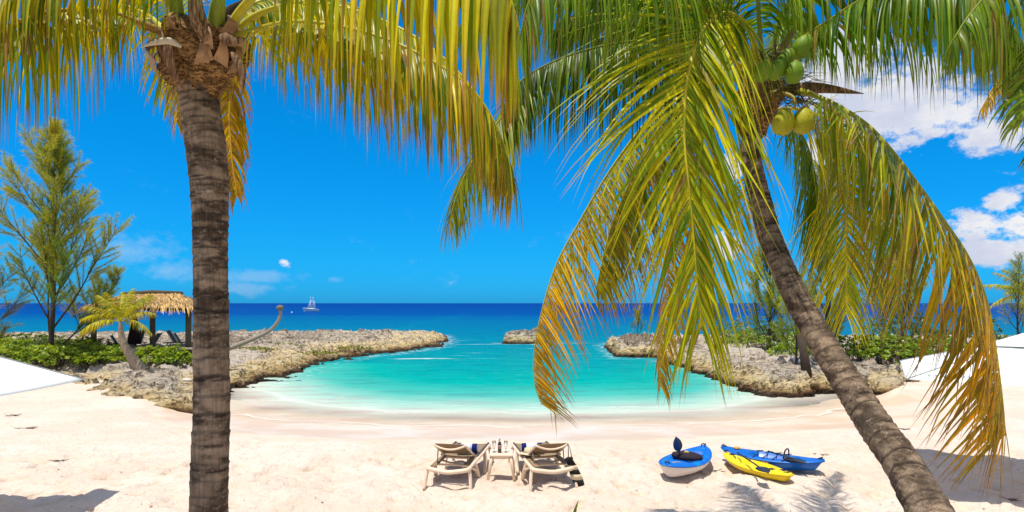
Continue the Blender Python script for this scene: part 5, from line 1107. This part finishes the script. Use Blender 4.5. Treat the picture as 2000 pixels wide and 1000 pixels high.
def paddle(label, a, b_, m_blade, nb=2, up=Vector((0, 0, 1)), s=1.0):
    a = Vector(a); b_ = Vector(b_); d = (b_-a).normalized(); t_ = thing('paddle', a, label, 'paddle', group='kayak paddles')
    mb = MB(); mb.tube([Vector((0, 0, 0)), (b_-a)], .014, 8); mb.build('shaft', M_BLACK, t_)
    sd = d.cross(up).normalized(); nn_ = sd.cross(d)
    for e, dr in ((b_-a, d), (Vector((0, 0, 0)), -d))[:nb]:
        mb = MB(); ns = 12; W = [.018, .05, .078, .092, .098, .10, .098, .092, .084, .07, .05, .025, .005]
        for i in range(ns+1):
            u = i/ns; p = e+dr*(.40*s*u-.03); w_ = W[i]*s
            for q in (-1, 0, 1):
                mb.v += [p+sd*q*w_*(1 if q else 0)+nn_*(.010 if q == 0 else .002)]
            mb.v += [p-nn_*.010]
        for i in range(ns):
            b0_ = i*4; c_ = b0_+4
            mb.f += [(b0_, b0_+1, c_+1, c_), (b0_+1, b0_+2, c_+2, c_+1), (b0_+2, b0_+3, c_+3, c_+2), (b0_+3, b0_, c_, c_+3)]
        mb.build('blade', m_blade, t_)
    return t_
M_PB = mat('navy_blade', (.01, .05, .14), .4, .4); M_PG = mat('charcoal_blade', (.03, .035, .05), .45, .4)
paddle('paddle standing upright beside the seat of the blue and white kayak', (3.12, 11.35, .2), (3.06, 11.27, .40), M_PB, 1, Vector((0, 1, 0)), .85)
e = P(1483, 912, 10.45); paddle('dark bladed paddle resting across the yellow kayak deck', P(1440, 886, 11.5)+Vector((0, 0, .02)), e, M_PG, 1, Vector((-.1, -.3, 1)), 1.05)
paddle('dark bladed paddle lying on the deck of the large blue kayak', P(1500, 884, 11.5)+Vector((0, 0, .03)), P(1548, 896, 11.05), M_PG, 1, Vector((0, -.2, 1)), .8)

# ------------------------------------------------------------------ boat far out
bp = G(608, 608.5, WZ); BT = thing('fishing_boat', (bp.x, bp.y, WZ), 'white sport fishing boat with a tall tower anchored near the horizon', 'boat', R(4))
M_BW = mat('boat_white', (.85, .85, .85), .4, .4); M_BH = mat('boat_hull', (.35, .55, .62), .4, .4); M_BD = mat('boat_glass', (.03, .05, .08), .2, .5)
mb = MB(); n = 16
for i in range(n+1):
    u = i/n; x = -3.1+6.2*u; w_ = 1.1*(1-(1-min(1, u*1.7))**2) ; h1 = 1.45-.55*u
    for y_, z_ in ((-w_, h1), (-w_*.8, .1), (0, -.3), (w_*.8, .1), (w_, h1)): mb.v.append(Vector((x-(.35*(1-u) if z_ > 1 else 0), y_, z_)))
for i in range(n):
    for j in range(4): mb.f.append((i*5+j, i*5+j+1, i*5+j+6, i*5+j+5))
    mb.f.append((i*5+4, i*5, i*5+5, i*5+9))
mb.f.append(tuple(n*5+j for j in range(5))); mb.build('hull', M_BH, BT, False)
mb = MB(); mb.tube([(-3.5, 0, 1.5), (-2, -.8, 1.38), (0, -1.12, 1.2), (3.1, -1.1, .95)], .09, 6); mb.build('gunwale', M_BW, BT)
mb = MB(); mb.box((-.2, 0, 1.75), (2.6, 1.6, 1.1), taper=.8); mb.build('cabin', M_BW, BT, False); mb = MB(); mb.box((-.2, 0, 1.95), (2.5, 1.66, .34)); mb.build('windscreen', M_BD, BT, False)
for z_, w_ in ((2.75, 2.2), (3.6, 1.7), (4.6, 1.4)): mb = MB(); mb.box((.35+.1*(z_-2.7), 0, z_), (w_, 1.5, .16)); mb.build('tower_deck', M_BW, BT, False)
for s in (-1, 1):
    mb = MB(); mb.tube([(-1.3, s*.8, 1.6), (-.1, s*.65, 4.6)], .09, 6); mb.build('tower_leg', M_BW, BT); mb = MB(); mb.tube([(1.5, s*.9, 1.2), (1.15, s*.65, 4.6)], .09, 6); mb.build('tower_leg', M_BW, BT)
    mb = MB(); mb.tube([(.3, s*.8, 2.6), (.2+.3*s, s*1.1, 6.2)], .04, 5); mb.build('outrigger', M_BW, BT)
mb = MB(); mb.lathe([(.001, -.28), (.25, -.15), (.28, .05), (.15, .25), (.001, .3)], 12); p = G(570, 611, WZ); o = mb.build('mooring_buoy', M_BW); o.location = (p.x, p.y, WZ+.15); tag(o, 'tiny white mooring buoy floating left of the fishing boat', 'buoy')

# ------------------------------------------------------------------ small things on the sand
r = random.Random(99); mb = MB()
for i in range(520):
    px = r.uniform(-60, 2060); py = 760+240*r.random()**.8; g = G(px, py, 0)
    if 430 < px < 1660 and py < 852: continue
    if abs(g.x) > 11 and g.y > 17: continue
    z_ = float(sand_z(np.array([g.x]), np.array([g.y]))[0])+.006; s = r.uniform(.006, .022)*(1 if r.random() < .9 else 2); a = r.uniform(0, 6.28)
    k = r.uniform(.4, 1.2); cc = (.12*k, .08*k, .045*k) if r.random() < .7 else (.35*k, .26*k, .18*k)
    dx, dy = math.cos(a)*s, math.sin(a)*s
    mb.poly([(g.x-dx, g.y-dy, z_), (g.x+dy*.4, g.y-dx*.4, z_+s*.35), (g.x+dx, g.y+dy, z_+.004), (g.x-dy*.4, g.y+dx*.4, z_+s*.3)], cc)
o = mb.build('beach_litter', M_SHRUB, smooth=False); tag(o, kind='stuff', label='scattered leaf bits and seaweed flecks on the dry sand', cat='litter')
def weed(label, px, py, s, seed):
    r = random.Random(seed); p = G(px, py, 0); z_ = float(sand_z(np.array([p.x]), np.array([p.y]))[0]); t_ = thing('seaweed', (p.x, p.y, z_), label, 'seaweed', group='bits of dried seaweed on the sand'); mb = MB()
    for i in range(9):
        a = r.uniform(-.6, .6)+(3.14 if r.random() < .5 else 0); q = Vector((r.uniform(-s, s)*.4, r.uniform(-s, s)*.3, .01)); pts = [q]
        for k in range(4): q = q+Vector((math.cos(a)*s*.25, math.sin(a)*s*.2, r.uniform(-.004, .012))); q.z = max(.004, q.z); a += r.uniform(-.6, .6); pts.append(q)
        mb.tube(pts, [.004, .006, .006, .004, .0015], 5)
    mb.build('strand', M_DBARK, t_)
weed('dark clump of dried seaweed on the sand at the left edge below the umbrella', 50, 836, .28, 1); weed('thin dried seaweed wisp on the sand further up and left of the clump', 24, 813, .2, 2); weed('dark seaweed scrap on the sand between the blue and yellow kayaks', 1400, 919, .14, 3)
weed('seaweed scrap right of the leaning trunk near the arching frond tip', 1768, 839, .14, 4); weed('thin twig of seaweed in the middle of the left sand', 113, 904, .16, 5); weed('seaweed scrap near the right edge in the umbrella shade', 1968, 977, .16, 6)
weed('seaweed bits on the sand right of the large blue kayak', 1605, 886, .16, 7)
# single green leaf poking out of the sand
lf = MB(); p = G(1120, 1003, 0); leaflet(lf, Vector((p.x, p.y, -.05)), Vector((.25, .05, 1)), Vector((1, .3, 0)), .26, .055, .3, (.10, .16, .015), random.Random(2), 8, tipk=1.0)
o = lf.build('leaf', M_SHRUB); tag(o, 'single pointed green leaf sticking up from the sand at the bottom edge', 'leaf')
